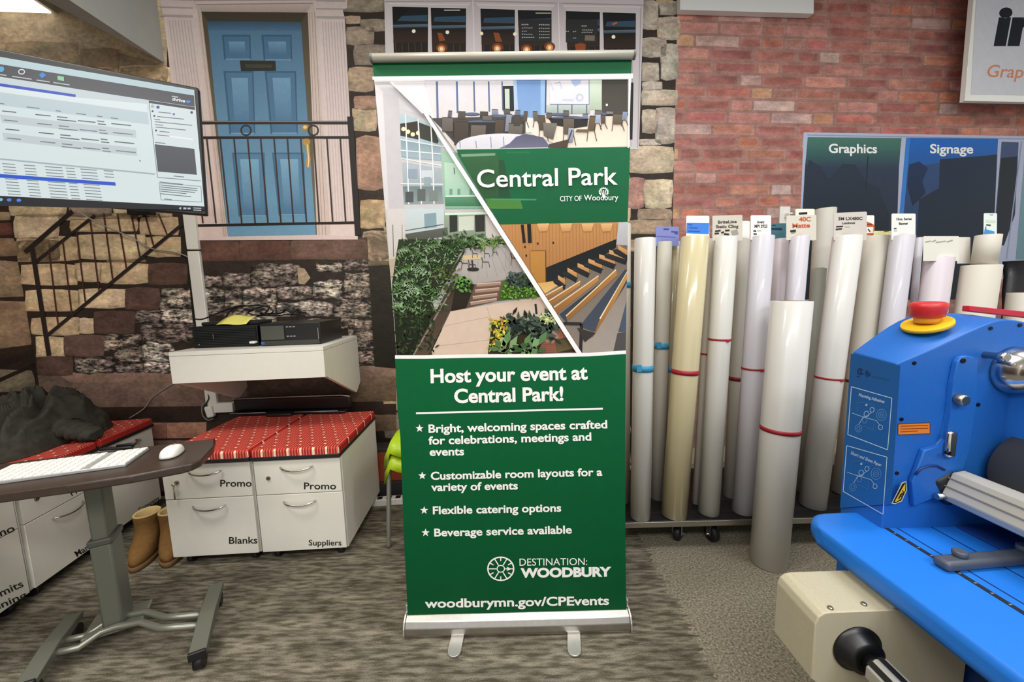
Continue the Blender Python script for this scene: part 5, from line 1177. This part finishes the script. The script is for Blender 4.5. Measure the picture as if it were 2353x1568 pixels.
tpx = ony(2263, 541, b.y); tt = thing('vinyl_roll', 'short narrow white roll standing upright on top of the broad roll', 'roll', tuple(b+ax*(L+.003)), rollgrp)
b1_ = b+ax*(L+.003)+AX*.012; hh_ = tpx.z-b1_.z
mb = MB(); mb.lathe(b1_, ax, [(.03, 0), (r*.66, 0), (r*.66, hh_), (r*.63, hh_+.001), (.034, hh_+.001)], 36, caps=False); mb.build('wound_sheet', W_['warm'], tt)
mb = MB(); mb.lathe(b1_, ax, [(.034, 0.001), (.034, hh_+.002), (.03, hh_+.002), (.03, .001)], 24, caps=False); mb.build('core', core_m, tt)
roll('big white roll with a crimson band standing alone on the carpet before the rack', 1768, 1870, 692, 1738, 1834, 1313, 'bright', [(1000, 'red', .018)], zb=0.001, grp=None)
# rack: low black trolley
Tr_ = thing('roll_trolley', 'low black trolley with swivel casters under the standing vinyl rolls', 'trolley', (1.3, 1.95, 0))
x0_, x1_, y0_, y1_ = .5, 2.75, 1.745, 2.3
blk = mat('black_steel', '#1b1b1c', .5, .3)
MB().span((x0_, y0_, .125), (x1_, y1_, ZR-.0015), bev=.004).build('tray', blk, Tr_)
for k in range(5): MB().span((x0_+.02, y0_+.06+k*.11, ZR-.0015), (x1_-.02, y0_+.085+k*.11, ZR-.0003)).build('slat', mat('black_slat', '#101010', .6), Tr_)
MB().span((x0_, y0_-.006, .13), (x1_, y0_, .157), bev=.001).build('front_edge', silver, Tr_)
cz = [onz(1557, 1240, 0), onz(1635, 1243, 0), Vector((2.6, 1.82, 0)), Vector((.62, 2.22, 0)), Vector((2.6, 2.22, 0))]
for i, c in enumerate(cz):
    c = Vector((c.x, max(c.y, 1.8), 0)); ca_ = MB().cyl(c+AZ*.1, c+AZ*.125, .022).build('caster', silver, Tr_)
    d_ = Vector((.8, -.6, 0)).normalized() if i == 0 else Vector((1, .25, 0)).normalized(); n_ = Vector((-d_.y, d_.x, 0))
    w0 = c+AZ*.042
    mb = MB(); mb.lathe(w0-d_*.016, d_, [(.012, 0), (.036, 0), (.041, .006), (.041, .026), (.036, .032), (.012, .032)], 28); mb.build('wheel', mat('caster_rubber', '#121214', .55), ca_)
    mb = MB()
    for s_ in (-1, 1): mb.box(c+d_*.021*s_+AZ*.068, (.003, .03, .066), (d_, n_, AZ))
    mb.box(c+AZ*.1, (.046, .04, .006), (d_, n_, AZ)); mb.build('fork', silver, ca_)
    mb = MB(); mb.cyl(w0-d_*.034, w0+d_*.034, .005); mb.build('axle', silver, ca_)
# name cards stuck into the tops of the rolls
def card(label, xl_, xr_, yt, yb, col, rollkey, lines=(), tilt=0, marks=(), dy=0., strips=(), r=.006, Y=None, name='label_card'):
    if Y is None: Y = ROLLS[rollkey][0].y+dy
    n = 5; cr = min(r, .3*abs(ony(xr_, yt, Y).x-ony(xl_, yt, Y).x)); a_, b_ = ony(xl_, yt-tilt*(xr_-xl_)/2*-1, Y), ony(xr_, yt-tilt*(xr_-xl_)/2, Y); c_, d_ = ony(xr_, yb, Y), ony(xl_, yb, Y)
    ux = (b_-a_).normalized(); uz = (a_-d_).normalized()
    low_ = -AZ*.012
    pts = [d_+low_, c_+low_]
    for k in range(n+1): q_ = math.pi/2*k/n; pts.append(b_-ux*cr*(1-math.cos(q_))-uz*cr*(1-math.sin(q_)) if True else None)
    for k in range(n+1): q_ = math.pi/2*k/n; pts.append(a_+ux*cr*(1-math.sin(q_))-uz*cr*(1-math.cos(q_)))
    t = thing(name, label, 'card', tuple(d_+low_), 'name cards on the vinyl rolls')
    MB().prism(pts, AY*.0015).build('card_sheet', mat('card_'+col.strip('#'), col, .6), t)
    if lines or marks or strips:
        p = Print((0, Y, 0), -AY, lift=.0006)
        for pts_, c in strips: p.poly(pts_, c)
        for txt, q0, q1, cap, c in lines: p.text(txt, q0, q1, cap, c, .03)
        for (mx0, my0), (mx1, my1), w_, c in marks: p.line([(mx0, my0), (mx1, my1)], w_, c)
        p.build('lettering', P_FLAT, t)
k8 = fr(1430, 460, 3.919); k6 = fr(1900, 460, 5.194)
R = list(ROLLS)
def find(s): return next(k for k in R if s in k)
INK = '#3a3733'
card('lilac card sticking up right of the first white roll beside the banner', 1507, 1560, 521, 560, '#7f88c4', find('lilac card'), marks=[(k8(440, 285), k8(500, 288), 3, '#3d4690'), (k8(470, 300), k8(500, 303), 3, '#3d4690'), (k8(310, 325), k8(480, 335), 2, '#5d68b4'), (k8(370, 262), k8(420, 262), 3, '#3a447c')])
card('white card with a bright blue stripe above the cream film roll', 1577, 1630, 496, 548, '#ecebe6', find('shiny cream'), strips=[([k8(580, 205), k8(782, 208), k8(778, 308), k8(576, 298)], '#3f7dd6')], marks=[(k8(590, 222), k8(630, 224), 3, '#2a55a8'), (k8(600, 250), k8(680, 252), 3, '#2a55a8'), (k8(590, 280), k8(700, 284), 3, '#2a55a8'), (k8(590, 325), k8(690, 325), 2.5, '#aeb0b4')])
card('beige card lettered BriteLine Static Cling with inked-out lines', 1637, 1706, 495, 547, '#c9c2b4', find('below the Static Cling'), tilt=.03, lines=[('BriteLine', k8(862, 212), k8(1030, 206), 6.5, INK), ('Static Cling', k8(842, 252), k8(1045, 248), 6.5, INK)], marks=[(k8(835, 282), k8(885, 274), 4, '#26241f'), (k8(830, 303), k8(870, 300), 4, '#26241f'), (k8(925, 275), k8(965, 272), 4, '#26241f'), (k8(890, 295), k8(915, 288), 4, '#26241f'), (k8(915, 305), k8(960, 310), 4, '#26241f'), (k8(985, 300), k8(1040, 285), 12, '#96918a')])
card('plain white card without writing between two lettered cards', 1705, 1723, 508, 549, '#f1efe9', find('dark red band behind'))
card('white card lettered Avery MPI on the cool white roll', 1725, 1772, 495, 545, '#eceae4', find('below the MPI'), lines=[('Avery', k8(1212, 210), k8(1280, 208), 6, INK), ('MPI 2923', k8(1190, 248), k8(1305, 248), 6.5, INK)], marks=[(k8(1180, 278), k8(1205, 280), 4, INK), (k8(1215, 277), k8(1248, 275), 3, '#b8b4ac'), (k8(1180, 306), k8(1210, 306), 4, '#54504a')])
card('teal package edge peeking out between the MPI and Matte cards', 1771, 1808, 514, 552, '#3d6c78', find('pinkish white'), strips=[([k8(1340, 250), k8(1440, 250), k8(1440, 272), k8(1340, 268)], '#22304e'), ([k8(1345, 225), k8(1380, 222), k8(1380, 232), k8(1345, 232)], '#1d3b44')])
card('beige card lettered 40C Matte in red', 1807, 1876, 495, 546, '#d2ccbd', find('red-lettered'), tilt=.04, lines=[('40C', k8(1590, 192), k8(1698, 190), 9.5, '#c4553d'), ('Matte', k8(1532, 250), k8(1690, 245), 9.5, '#c4553d')], marks=[(k8(1512, 282), k8(1562, 275), 5, '#26241f'), (k8(1520, 300), k8(1560, 290), 3, '#8a857c')])
card('small off-white card with a black clip mark behind the Matte card', 1828, 1872, 480, 547, '#e6e2d4', find('red-lettered'), dy=.02, marks=[(k8(1590, 122), k8(1665, 118), 5, '#1b1a18')])
card('beige card lettered 3M LX480C on the thick white roll', 1916, 1992, 488, 546, '#c8c2b8', find('LX480C card'), tilt=.04, lines=[('3M LX480C', k6(135, 240), k6(425, 236), 6.5, INK), ('Luminous', k6(185, 288), k6(335, 282), 5, INK)], marks=[(k6(110, 318), k6(192, 314), 3.5, '#332b33'), (k6(105, 352), k6(180, 342), 3.5, '#332b33'), (k6(215, 318), k6(270, 318), 2.5, '#b2aca2')])
card('white and orange card half hidden behind the LX480C card', 1975, 2009, 495, 548, '#efece6', find('right of the LX480C roll'), dy=.02, strips=[([k6(465, 250), k6(545, 285), k6(568, 300), k6(572, 420), k6(400, 420), k6(440, 320)], '#c8622f'), ([k6(450, 325), k6(552, 322), k6(555, 395), k6(450, 395)], '#ece8e4')], marks=[(k6(480, 292), k6(540, 292), 4, '#8a3a18'), (k6(490, 345), k6(515, 380), 3, '#4a4440'), (k6(458, 355), k6(475, 372), 3, '#4a4440')])
card('pale yellow card lying low between the orange and Banner cards', 2008, 2050, 531, 549, '#e3dfa0', find('right of the LX480C roll'), dy=-.01, marks=[(k6(680, 378), k6(740, 368), 2, '#5c5638')])
card('white card lettered Banner on the cool white roll', 2049, 2104, 491, 546, '#e6e6e0', find('below the Banner'), lines=[('15oz. Series', k6(830, 240), k6(1012, 236), 5, INK), ('Banner', k6(860, 296), k6(970, 292), 5.5, INK)], marks=[(k6(800, 342), k6(830, 338), 3, '#3c3c5a'), (k6(798, 368), k6(840, 366), 2, '#b4b2ac')])
card('wide off-white sheet with faint handwriting on the lilac white roll', 2122, 2204, 543, 594, '#e2dfd3', find('handwritten sheet'), dy=-.03, marks=[(k6(1175, 500), k6(1240, 490), 3, '#a5a296'), (k6(1250, 498), k6(1300, 480), 3, '#a5a296'), (k6(1300, 505), k6(1420, 490), 3, '#a9a69a'), (k6(1430, 500), k6(1500, 480), 3, '#a5a296')])
card('small blank white sheet between the handwritten sheet and the narrow roll', 2200, 2230, 545, 600, '#e4e0d6', find('handwritten sheet'), dy=.02)
card('narrow white and blue card on the short narrow roll, rightmost of the cards', 2261, 2291, 490, 541, '#dfe9e2', find('broad white'), strips=[([k6(1882, 345), k6(2000, 375), k6(1998, 410), k6(1872, 408)], '#4f8fd0'), ([k6(1888, 315), k6(1900, 315), k6(1905, 350), k6(1886, 350)], '#4f8fd0')], marks=[(k6(1900, 295), k6(1955, 302), 3, '#3c4a44'), (k6(1945, 175), k6(1985, 175), 3, '#9fbda8'), (k6(1900, 250), k6(2010, 255), 6, '#cfdcc8')])
# wall outlet on the bricks
wo = thing('wall_outlet', 'white wall outlet with a plug and grey lead on the red bricks above the rolls', 'outlet', tuple(onw(1802, 495, .01)))
oc_ = onw(1801, 495, 0)
MB().box(oc_+WN*.006, (.075, .012, .115), (WD, WN, AZ), bev=.003).build('plate', white_pl, wo)
MB().box(oc_+WN*.03-AZ*.005+WD*.01, (.03, .04, .03), (WD, WN, AZ), bev=.004).build('plug', white_pl, wo)
cable('cord', None, [oc_+WN*.05-AZ*.005, oc_+WN*.06+WD*.05-AZ*.01, oc_+WN*.05+WD*.09-AZ*.05, oc_+WN*.04+WD*.08-AZ*.14], .003, grey_cord, wo)
# ------------------------------------------------------------------ signs on the brick wall
white_sign = mat('white_sign_board', '#e2e4e2', .35); acry = mat('sign_face', '#c6c8d2', .3); edge_m = mat('edge_highlight_acrylic', '#eef0ea', .15, coat=.6)  # pale edge colour paints in the highlights along the acrylic sign's rim
def board(name, label, pts, off, th, face, cat='sign'):
    P = [hit(x, y, WP+WN*off, WN) for x, y in pts]; c = sum(P, Vector())/len(P)
    t = thing(name, label, cat, tuple(c)); MB().prism(P, -WN*th, bev=.002).build('board', face, t)
    return t, c
ts, _ = board('sign_board', 'white sign board at the top edge above the red bricks', [(1562, -120), (1872, -110), (1870, 31), (1563, 22)], .05, .045, white_sign)
for x in (1590, 1845): mb = MB(); p_ = hit(x, -40, WP+WN*.006, WN); mb.cyl(p_-WN*.006, p_, .01); mb.build('standoff', silver, ts)
ts, _ = board('sign_board', 'thick light grey sign with bold black and orange lettering, upper right on the bricks', [(2244, -80), (2700, -70), (2700, 240), (2217, 232)], .16, .03, edge_m)
Z = Print(WP+WN*.16, WN, lift=.001, conv=c7)
Z.poly([(2075, -200), (3200, -200), (3200, 590), (2032, 568)], '#c4c7d0', '#cfd0d8')
Z.text('im', (2168, 262), (2560, 262), 215, '#181c26', .05, shear=.15); Z.text('Graph', (2130, 462), (2400, 470), 72, '#d08a66', .01, shear=.2)
Z.build('sign_face', P_GLOSS, ts)
for x, y in ((2265, 205), (2265, 0), (2600, 205)): mb = MB(); p_ = hit(x, y, WP+WN*.004, WN); mb.cyl(p_-WN*.004, p_+WN*.127, .012); mb.build('standoff', silver, ts)
# ------------------------------------------------------------------ black office chair behind the rolls
leather = mat('black_leather', '#15161a', .4, bump=.2, nscale=60)
oc = Vector((2.62, 2.5, 0)); oc = ony(2345, 640, 2.42); oc.z = 0; oc.x += .12
To = thing('office_chair', 'black office chair back rising behind the rolls at the right photo edge', 'chair', tuple(oc))
zt_ = ony(2330, 600, 2.42).z
g = []
for j in range(9):
    v_ = j/8; zz = .62+(zt_-.62)*v_; hw = .25*(1-.25*max(0, v_-.75)**.5); yy = .02-.06*math.sin(v_*3)
    g.append([oc+AX*hw*math.copysign(abs(math.cos(a_))**.6, math.cos(a_))+AY*(yy+.05*math.sin(a_))+AZ*zz for a_ in [2*math.pi*i/24 for i in range(24)]])
mb = MB(); mb.rings(g); mb.build('backrest', leather, To)
mb = MB(); mb.box(oc+Vector((0, -.26, .47)), (.5, .48, .1), bev=.035, seg=4); mb.build('seat', leather, To)
mb = MB(); mb.box(oc+Vector((0, -.02, .54)), (.1, .04, .2), bev=.01); mb.build('back_bracket', black_pl, To)
mb = MB(); mb.cyl(oc+Vector((0, -.26, .1)), oc+Vector((0, -.26, .43)), .028); mb.build('gas_lift', chrome, To)
for i in range(5):
    a_ = i*2*math.pi/5+.3; e_ = oc+Vector((.27*math.cos(a_), -.26+.27*math.sin(a_), .07))
    mb = MB(); mb.tube([oc+Vector((0, -.26, .11)), e_], .018); lg = mb.build('base_arm', black_pl, To)
    mb = MB(); mb.cyl(Vector((e_.x-.02, e_.y, .027)), Vector((e_.x+.02, e_.y, .027)), .027); mb.cyl(Vector((e_.x, e_.y, .05)), e_, .009); mb.build('caster', black_pl, lg)
# ------------------------------------------------------------------ blue laminating machine
blue = mat('blue_powdercoat', '#1f62b4', .45, noise=.06, nscale=220, spec=.4); blue_t = mat('bright_blue_table', '#1c74d6', .45, noise=.03, nscale=200); blue_d = mat('blue_panel', '#1d5596', .5)
beige = mat('beige_powdercoat', '#b3ab92', .5, noise=.06, nscale=220); rubber = mat('dark_rubber', '#34363b', .65)
Tm_ = thing('laminator', 'large blue laminating machine with feed table and red emergency button, right foreground', 'machine', (1.25, .8, 0))
YF, YK = .985, 1.116
fpx = [(2073, 836), (2150, 800), (2190, 781), (2240, 757), (2301, 729), (2353, 740)]
bpx = [(1958, 809), (2052, 741), (2087, 723), (2160, 717), (2240, 723), (2300, 735)]
f_ = [ony(x, y, YF) for x, y in fpx]; k_ = [ony(x, y, YK) for x, y in bpx]
f_[0].x = k_[0].x = 1.0
def resample(P, n=16):
    L = [0]
    for a, b in zip(P, P[1:]): L.append(L[-1]+(b-a).length)
    out = []
    for k in range(n):
        t = L[-1]*k/(n-1); i = max(j for j in range(len(L)-1) if L[j] <= t+1e-9)
        out.append(P[i].lerp(P[i+1], min(1, (t-L[i])/(L[i+1]-L[i]))))
    for _ in range(3): out = [out[0]]+[(out[i-1]+out[i]*2+out[i+1])/4 for i in range(1, n-1)]+[out[-1]]
    return out
f_ = resample(f_); k_ = resample(k_)
fr_ = [Vector((1.0, YF, .3))]+f_+[Vector((1.75, YF, 1.02)), Vector((1.75, YF, .3))]
bk_ = [Vector((1.0, YK, .3))]+k_+[Vector((1.75, YK, 1.02)), Vector((1.75, YK, .3))]
mb = MB(); mb.rings([fr_, bk_], smooth=False)
for f in mb.bm.faces:
    if len(f.verts) == 4 and f.normal.z > .3 or len(f.verts) == 4 and f.calc_center_median().z > 1.06: f.smooth = True
bmesh.ops.recalc_face_normals(mb.bm, faces=mb.bm.faces)
es = [e for e in mb.bm.edges if e.calc_face_angle(0) > .5]; bmesh.ops.bevel(mb.bm, geom=es, offset=.003, segments=2, profile=.5, affect='EDGES', clamp_overlap=True)
hs = mb.build('side_housing', blue, Tm_)
MB().span((1.05, .12, 0.02), (1.75, YK-.01, .56), bev=.01).build('cabinet', mat('deep_blue_powdercoat', '#123a80', .5), Tm_)
MB().span((1.30, .12, .5), (1.75, YF+.01, 1.0), bev=.01).build('back_cover', blue, Tm_)
# printed panel on the end facing the banner
U = Print((1.0, 0, 0), -AX, lift=.0035, conv=cM)
U.poly([(244, 415), (602, 505), (535, 1500), (165, 1530)], '#1a5596', '#1b5ea6')
LB = '#9fc0e4'; GB = '#5f8fc4'
for dy, tt_, ttl in ((0, (300, 722, 485, 775), 'Mounting Adhesives'), (1, (243, 1140, 465, 1232), 'Short and Sheet Paper')):
    sh = (lambda x, y: (x, y)) if not dy else (lambda x, y: (x-32-(y-650)*.02, y+425))
    q_ = [sh(248, 655), sh(541, 738), sh(510, 1110), sh(222, 1000)]
    if dy: q_[2] = (478, 1575); q_[3] = (190, 1410)
    U.line(q_+[q_[0]], 4.5/3.1, '#c2d4ea') if False else U.line(q_+[q_[0]], 5, '#c2d4ea')
    U.text(ttl, tt_[:2], tt_[2:], 22, '#bdd0e8', .01)
    for cx, cy, r_, c in [(465, 858, 38, GB), (465, 858, 22, GB), (465, 858, 10, GB), (398, 822, 17, LB), (358, 852, 20, LB), (345, 898, 19, GB), (300, 955, 26, GB), (300, 955, 14, GB), (460, 948, 17, LB)]:
        x, y = sh(cx, cy); U.ring(x, y, r_, r_*1.12, 4, c, n=20)
    U.line([sh(*p_) for p_ in [(255, 845), (300, 862), (430, 900), (455, 935)]], 4, LB); U.line([sh(*p_) for p_ in [(305, 925), (330, 880), (370, 860), (400, 838)]], 4, LB)
    U.line([sh(*p_) for p_ in [(290, 840), (292, 772), (330, 768), (410, 785), (425, 830)]], 3, '#4a7ab0'); U.line([sh(*p_) for p_ in [(330, 935), (410, 968), (415, 880)]], 3, '#4a7ab0'); x, y = sh(358, 787); U.ell(x, y, 8, 8, LB)
U.ring(312, 545, 18, 24, 6, '#16294c', a0=.6, a1=5.6); U.ring(325, 548, 12, 18, 5, '#16294c', a0=.6, a1=5.6); U.text('fp', (345, 570), (385, 580), 38, '#1a2f58', .0); U.line([(400, 575), (520, 605)], 6, '#2a5490'); U.line([(290, 580), (310, 584)], 5, '#0f1f3c')
U.build('printed_panel', P_FLAT, hs)
# fittings on the inner face
def face(x, y, d=0): q_ = ony(*cM(x, y), YF-d); return q_
plate = [(960, 470), (985, 435), (1030, 426), (1080, 436), (1106, 468), (1100, 720), (1040, 1100), (1010, 1240), (930, 1262), (850, 1420), (655, 1500), (640, 1330), (725, 1100), (850, 1072), (886, 1030), (915, 800), (930, 620)]
MB().prism([face(x, y) for x, y in plate], -AY*.014, bev=.003).build('lever_plate', blue, hs)
for x, y in ((690, 485), (1240, 235), (1450, 212), (598, 890), (565, 1278), (1150, 785)):
    q_ = face(x, y); mb = MB(); mb.cyl(q_, q_-AY*.002, .005, n=14); mb.build('screw', mat('black_screw', '#101420', .4, .5), hs)
q_ = face(1040, 468, .014); mb = MB(); mb.cyl(q_, q_-AY*.003, .006, n=16); mb.build('screw', MATS['black_screw'], hs)
q_ = face(1000, 742, .014); mb = MB(); mb.lathe(q_, -AY, [(.013, 0), (.014, .004), (.014, .018), (.011, .021)], 24); mb.build('bolt_head', mat('dull_nickel', '#a59f92', .35, 1), hs)
q_ = face(952, 1070, .02); mb = MB(); mb.box(q_, (.024, .014, .07), bev=.006); mb.build('latch', chrome, hs)
q_ = face(921, 1128, .028); mb = MB(); mb.cyl(q_, q_-AY*.008, .005); mb.build('screw', MATS['black_screw'], hs)
mb = MB(); mb.tube([face(x, y, .016) for x, y in [(700, 1290), (740, 1245), (800, 1225), (860, 1228), (910, 1255)]], .003); mb.build('groove_trim', mat('navy_line', '#0c2a66', .5), hs)
O = Print((0, YF, 0), -AY, lift=.0008, conv=cM)
O.poly([(572, 922), (805, 912), (806, 995), (570, 1004)], '#5a2a10'); O.poly([(577, 927), (800, 917), (801, 991), (575, 999)], '#e07f2c')
for y in (940, 960, 980): O.line([(590, y), (790 if y < 975 else 715, y-6)], 7, '#8a4512')
O.build('warning_sticker', P_FLAT, hs)
O = Print((0, YF-.0145, 0), -AY, lift=.0012, conv=cM)
O.poly([(525, 1495), (600, 1345), (632, 1335), (636, 1400), (600, 1480), (550, 1500)], '#cfc9a8'); O.poly([(533, 1490), (604, 1352), (628, 1342), (630, 1400), (596, 1474), (552, 1494)], '#14130f'); O.poly([(548, 1482), (606, 1380), (624, 1352), (622, 1402), (592, 1462), (560, 1484)], '#d8b32a'); O.line([(575, 1462), (602, 1420)], 10, '#17150f'); O.line([(586, 1430), (600, 1450)], 8, '#17150f'); O.line([(604, 1400), (612, 1420), (602, 1440)], 8, '#17150f')
O.build('warning_sticker', P_FLAT, hs)
# emergency button
en = Vector((-.36, -.1, .93)).normalized(); ec = ony(2131, 752, 1.05)+en*.012
mb = MB(); mb.lathe(ec-en*.012, en, [(.052, .004), (.052, .0125), (.051, .0135)], 40); es_ = mb.build('button_collar', mat('yellow_plastic', '#e8b81e', .45), hs)
mb = MB(); mb.cyl(ec, ec+AZ*.03+en*.0, .026, .028, n=28); mb.build('button_neck', mat('amber_plastic', '#d89a3a', .4), es_)
bq_ = ec+AZ*.016
mb = MB(); mb.lathe(bq_, (Vector((-.05, -.05, 1))), [(.028, 0), (.034, .003), (.038, .03), (.037, .038), (.031, .041), (.012, .039)], 36); mb.build('button_cap', mat('red_plastic', '#c4262a', .4), es_)
ra_ = ony(2228, 716, 1.09)
MB().prism([ra_, ra_+AZ*.0-AX*-.55-AZ*.075, ra_+AX*.55-AZ*.055, ra_+AZ*.016], AY*.02, bev=.002).build('red_guard', mat('red_acrylic', '#c01c30', .35), hs)
# shaft, rollers, beam along the machine
sc = ony(*cM(1400, 535), YF); 
mb = MB(); mb.lathe(sc, -AY, [(.062, 0), (.062, .012), (.05, .05), (.044, .055), (.044, .6)], 40); mb.build('chrome_shaft', chrome, Tm_)
q_ = face(1200, 425); mb = MB(); mb.lathe(q_, -AY, [(.009, 0), (.009, .03), (.012, .03), (.012, .045), (.009, .047)], 20); mb.build('guide_pin', chrome, hs)
rc = ony(2350, 1075, .97); mb = MB(); mb.lathe(Vector((rc.x, YF, rc.z)), -AY, [(.03, 0), (.03, .012), (.094, .014), (.1, .02), (.1, .8)], 48); mb.build('roller', rubber, Tm_)
sec = [(2188, 1086), (2214, 1081), (2300, 1120), (2300, 1190), (2168, 1149), (2163, 1134)]
P_ = [ony(x, y, .965) for x, y in sec]
MB().prism(P_, -AY*.78, bev=.003).build('aluminium_beam', mat('beam_aluminium', '#c4c0b4', .45, .35), Tm_)
a_, b_ = P_[0], P_[5]
for t_ in (.25, .62): 
    c_ = a_.lerp(b_, t_)+Vector((-.001, 0, .001)); MB().prism([c_, c_+(b_-a_)*.05, c_+(b_-a_)*.05+Vector((-.002, 0, .001)), c_+Vector((-.002, 0, .001))], -AY*.78).build('beam_rib', mat('beam_rib_grey', '#8f8c84', .4, .5), Tm_)  # thin ribs in a darker grey than the beam
q_ = ony(2162, 1141, .96); mb = MB(); mb.cyl(q_+AX*.02, q_-AX*.012, .008, n=16); mb.build('beam_knob', silver, Tm_)
q_ = ony(2150, 1120, .98); mb = MB(); mb.box(q_+Vector((.03, .0, .0)), (.06, .03, .09), ((Vector((1, 0, .6))).normalized(), AY, Vector((-.6, 0, 1)).normalized()), bev=.012); mb.build('beam_bracket', mat('black_bracket', '#14171c', .5), Tm_)
# feed table
ZT = .6
tb_ = [(1.34, 1.09), (.90, 1.075), (.868, 1.062), (.846, 1.035), (.84, 1.0), (.84, .12), (1.34, .12)]
mb = MB(); mb.prism([Vector((x, y, ZT)) for x, y in tb_], -AZ*.055, bev=.02); mb.build('feed_table', blue_t, Tm_)
tbl = Tm_
MB().span((1.008, .125, ZT-.0005), (1.019, 1.075, ZT+.0012)).build('ruler_slot', mat('black_slot', '#1d2026', .5), tbl)
for i in range(30):
    MB().span((1.0105, .15+i*.03, ZT+.0012), (1.0165, .153+i*.03, ZT+.0016)).build('ruler_mark', silver_l, tbl)
for x in (1.041, 1.135): MB().span((x, .125, ZT-.0005), (x+.004, 1.078, ZT+.0006)).build('table_groove', mat('groove_navy', '#0d2f6e', .5), tbl)
MB().span((1.2, .125, ZT), (1.345, YF-.005, ZT+.008), bev=.002).build('rear_ledge', mat('deep_navy', '#123a80', .5), tbl)
ga_ = onz(2160, 1290, ZT+.02); gb_ = onz(2420, 1268, ZT+.02); gd_ = (gb_-ga_); gd_.z = 0; gl = gd_.length; gd_.normalize(); gs_ = Vector((-gd_.y, gd_.x, 0))
ga_.z = ZT+.0015
gm = mat('grey_cast', '#4f5560', .45, .2)
MB().box(ga_+gd_*gl/2+AZ*.012, (gl, .036, .024), (gd_, gs_, AZ), bev=.009, seg=3).build('guide_arm', gm, tbl)
for t_ in (.05, .62): mb = MB(); q_ = ga_+gd_*(.04+gl*t_)+AZ*.022+gs_*.004; mb.lathe(q_, AZ, [(.011, 0), (.014, .006), (.014, .014), (.012, .016)], 24); mb.build('guide_knob', gm, tbl)
# motor bracket and take-up spindle below the table
xm, ym, zm = .68, .80, .522
sec = [(xm, .35), (xm, zm-.03), (xm+.006, zm-.012), (xm+.018, zm-.003), (xm+.035, zm), (xm+.20, zm), (xm+.20, zm-.0), (xm+.36, zm-.02), (xm+.36, .3), (xm+.06, .3)]
MB().prism([Vector((x, ym, z)) for x, z in sec], AY*.13, bev=.003).build('motor_box', beige, Tm_)
MB().span((.862, ym, zm), (.868, ym+.13, zm-.0+.0), mi=0) if False else None
MB().prism([Vector((.86, ym+.005, zm)), Vector((.86, ym+.125, zm)), Vector((.88, ym+.125, zm+.03)), Vector((.88, ym+.005, zm+.03))], AX*.012).build('bracket_flange', beige, Tm_)
for x, y in ((1908, 1399), (1985, 1390)): q_ = onz(x, y, zm); mb = MB(); mb.lathe(q_, AZ, [(.006, 0), (.006, .003), (.004, .005)], 14); mb.build('bolt_head', MATS['dull_nickel'], Tm_)
spx = ony(1968, 1490, ym); 
mb = MB(); mb.lathe(spx+AY*.001, -AY, [(.055, 0), (.055, .006), (.046, .008), (.04, .03), (.03, .034)], 40); mb.build('bearing', mat('black_bearing', '#0e0e0f', .35), Tm_)
sx_, sz_ = spx.x, spx.z
mb = MB(); mb.cyl((sx_, ym-.034, sz_), (sx_, ym-.06, sz_), .02); mb.build('spindle_neck', MATS['black_bearing'], Tm_)
oct_ = [Vector((sx_+.033*math.cos(a_), ym-.055, sz_+.033*math.sin(a_))) for a_ in [math.pi/8+i*math.pi/4 for i in range(8)]]
MB().prism(oct_, -AY*.2, bev=.002).build('spindle', silver_l, Tm_)
MB().span((sx_-.006, ym-.256, sz_+.0295), (sx_+.006, ym-.054, sz_+.0325)).build('spindle_slot', MATS['black_bearing'], Tm_)
MB().box((sx_-.0222, ym-.155, sz_+.0222), (.012, .202, .003), (Vector((1, 0, 1)).normalized(), AY, Vector((-1, 0, 1)).normalized())).build('spindle_slot', MATS['black_bearing'], Tm_)
mb = MB(); mb.lathe((sx_, ym-.24, sz_), -AY, [(.03, 0), (.085, .004), (.09, .012), (.09, .4)], 48); mb.build('take_up_roll', mat('black_film', '#0b0b0c', .5), Tm_)
for o in (_fo,): bpy.data.objects.remove(o)
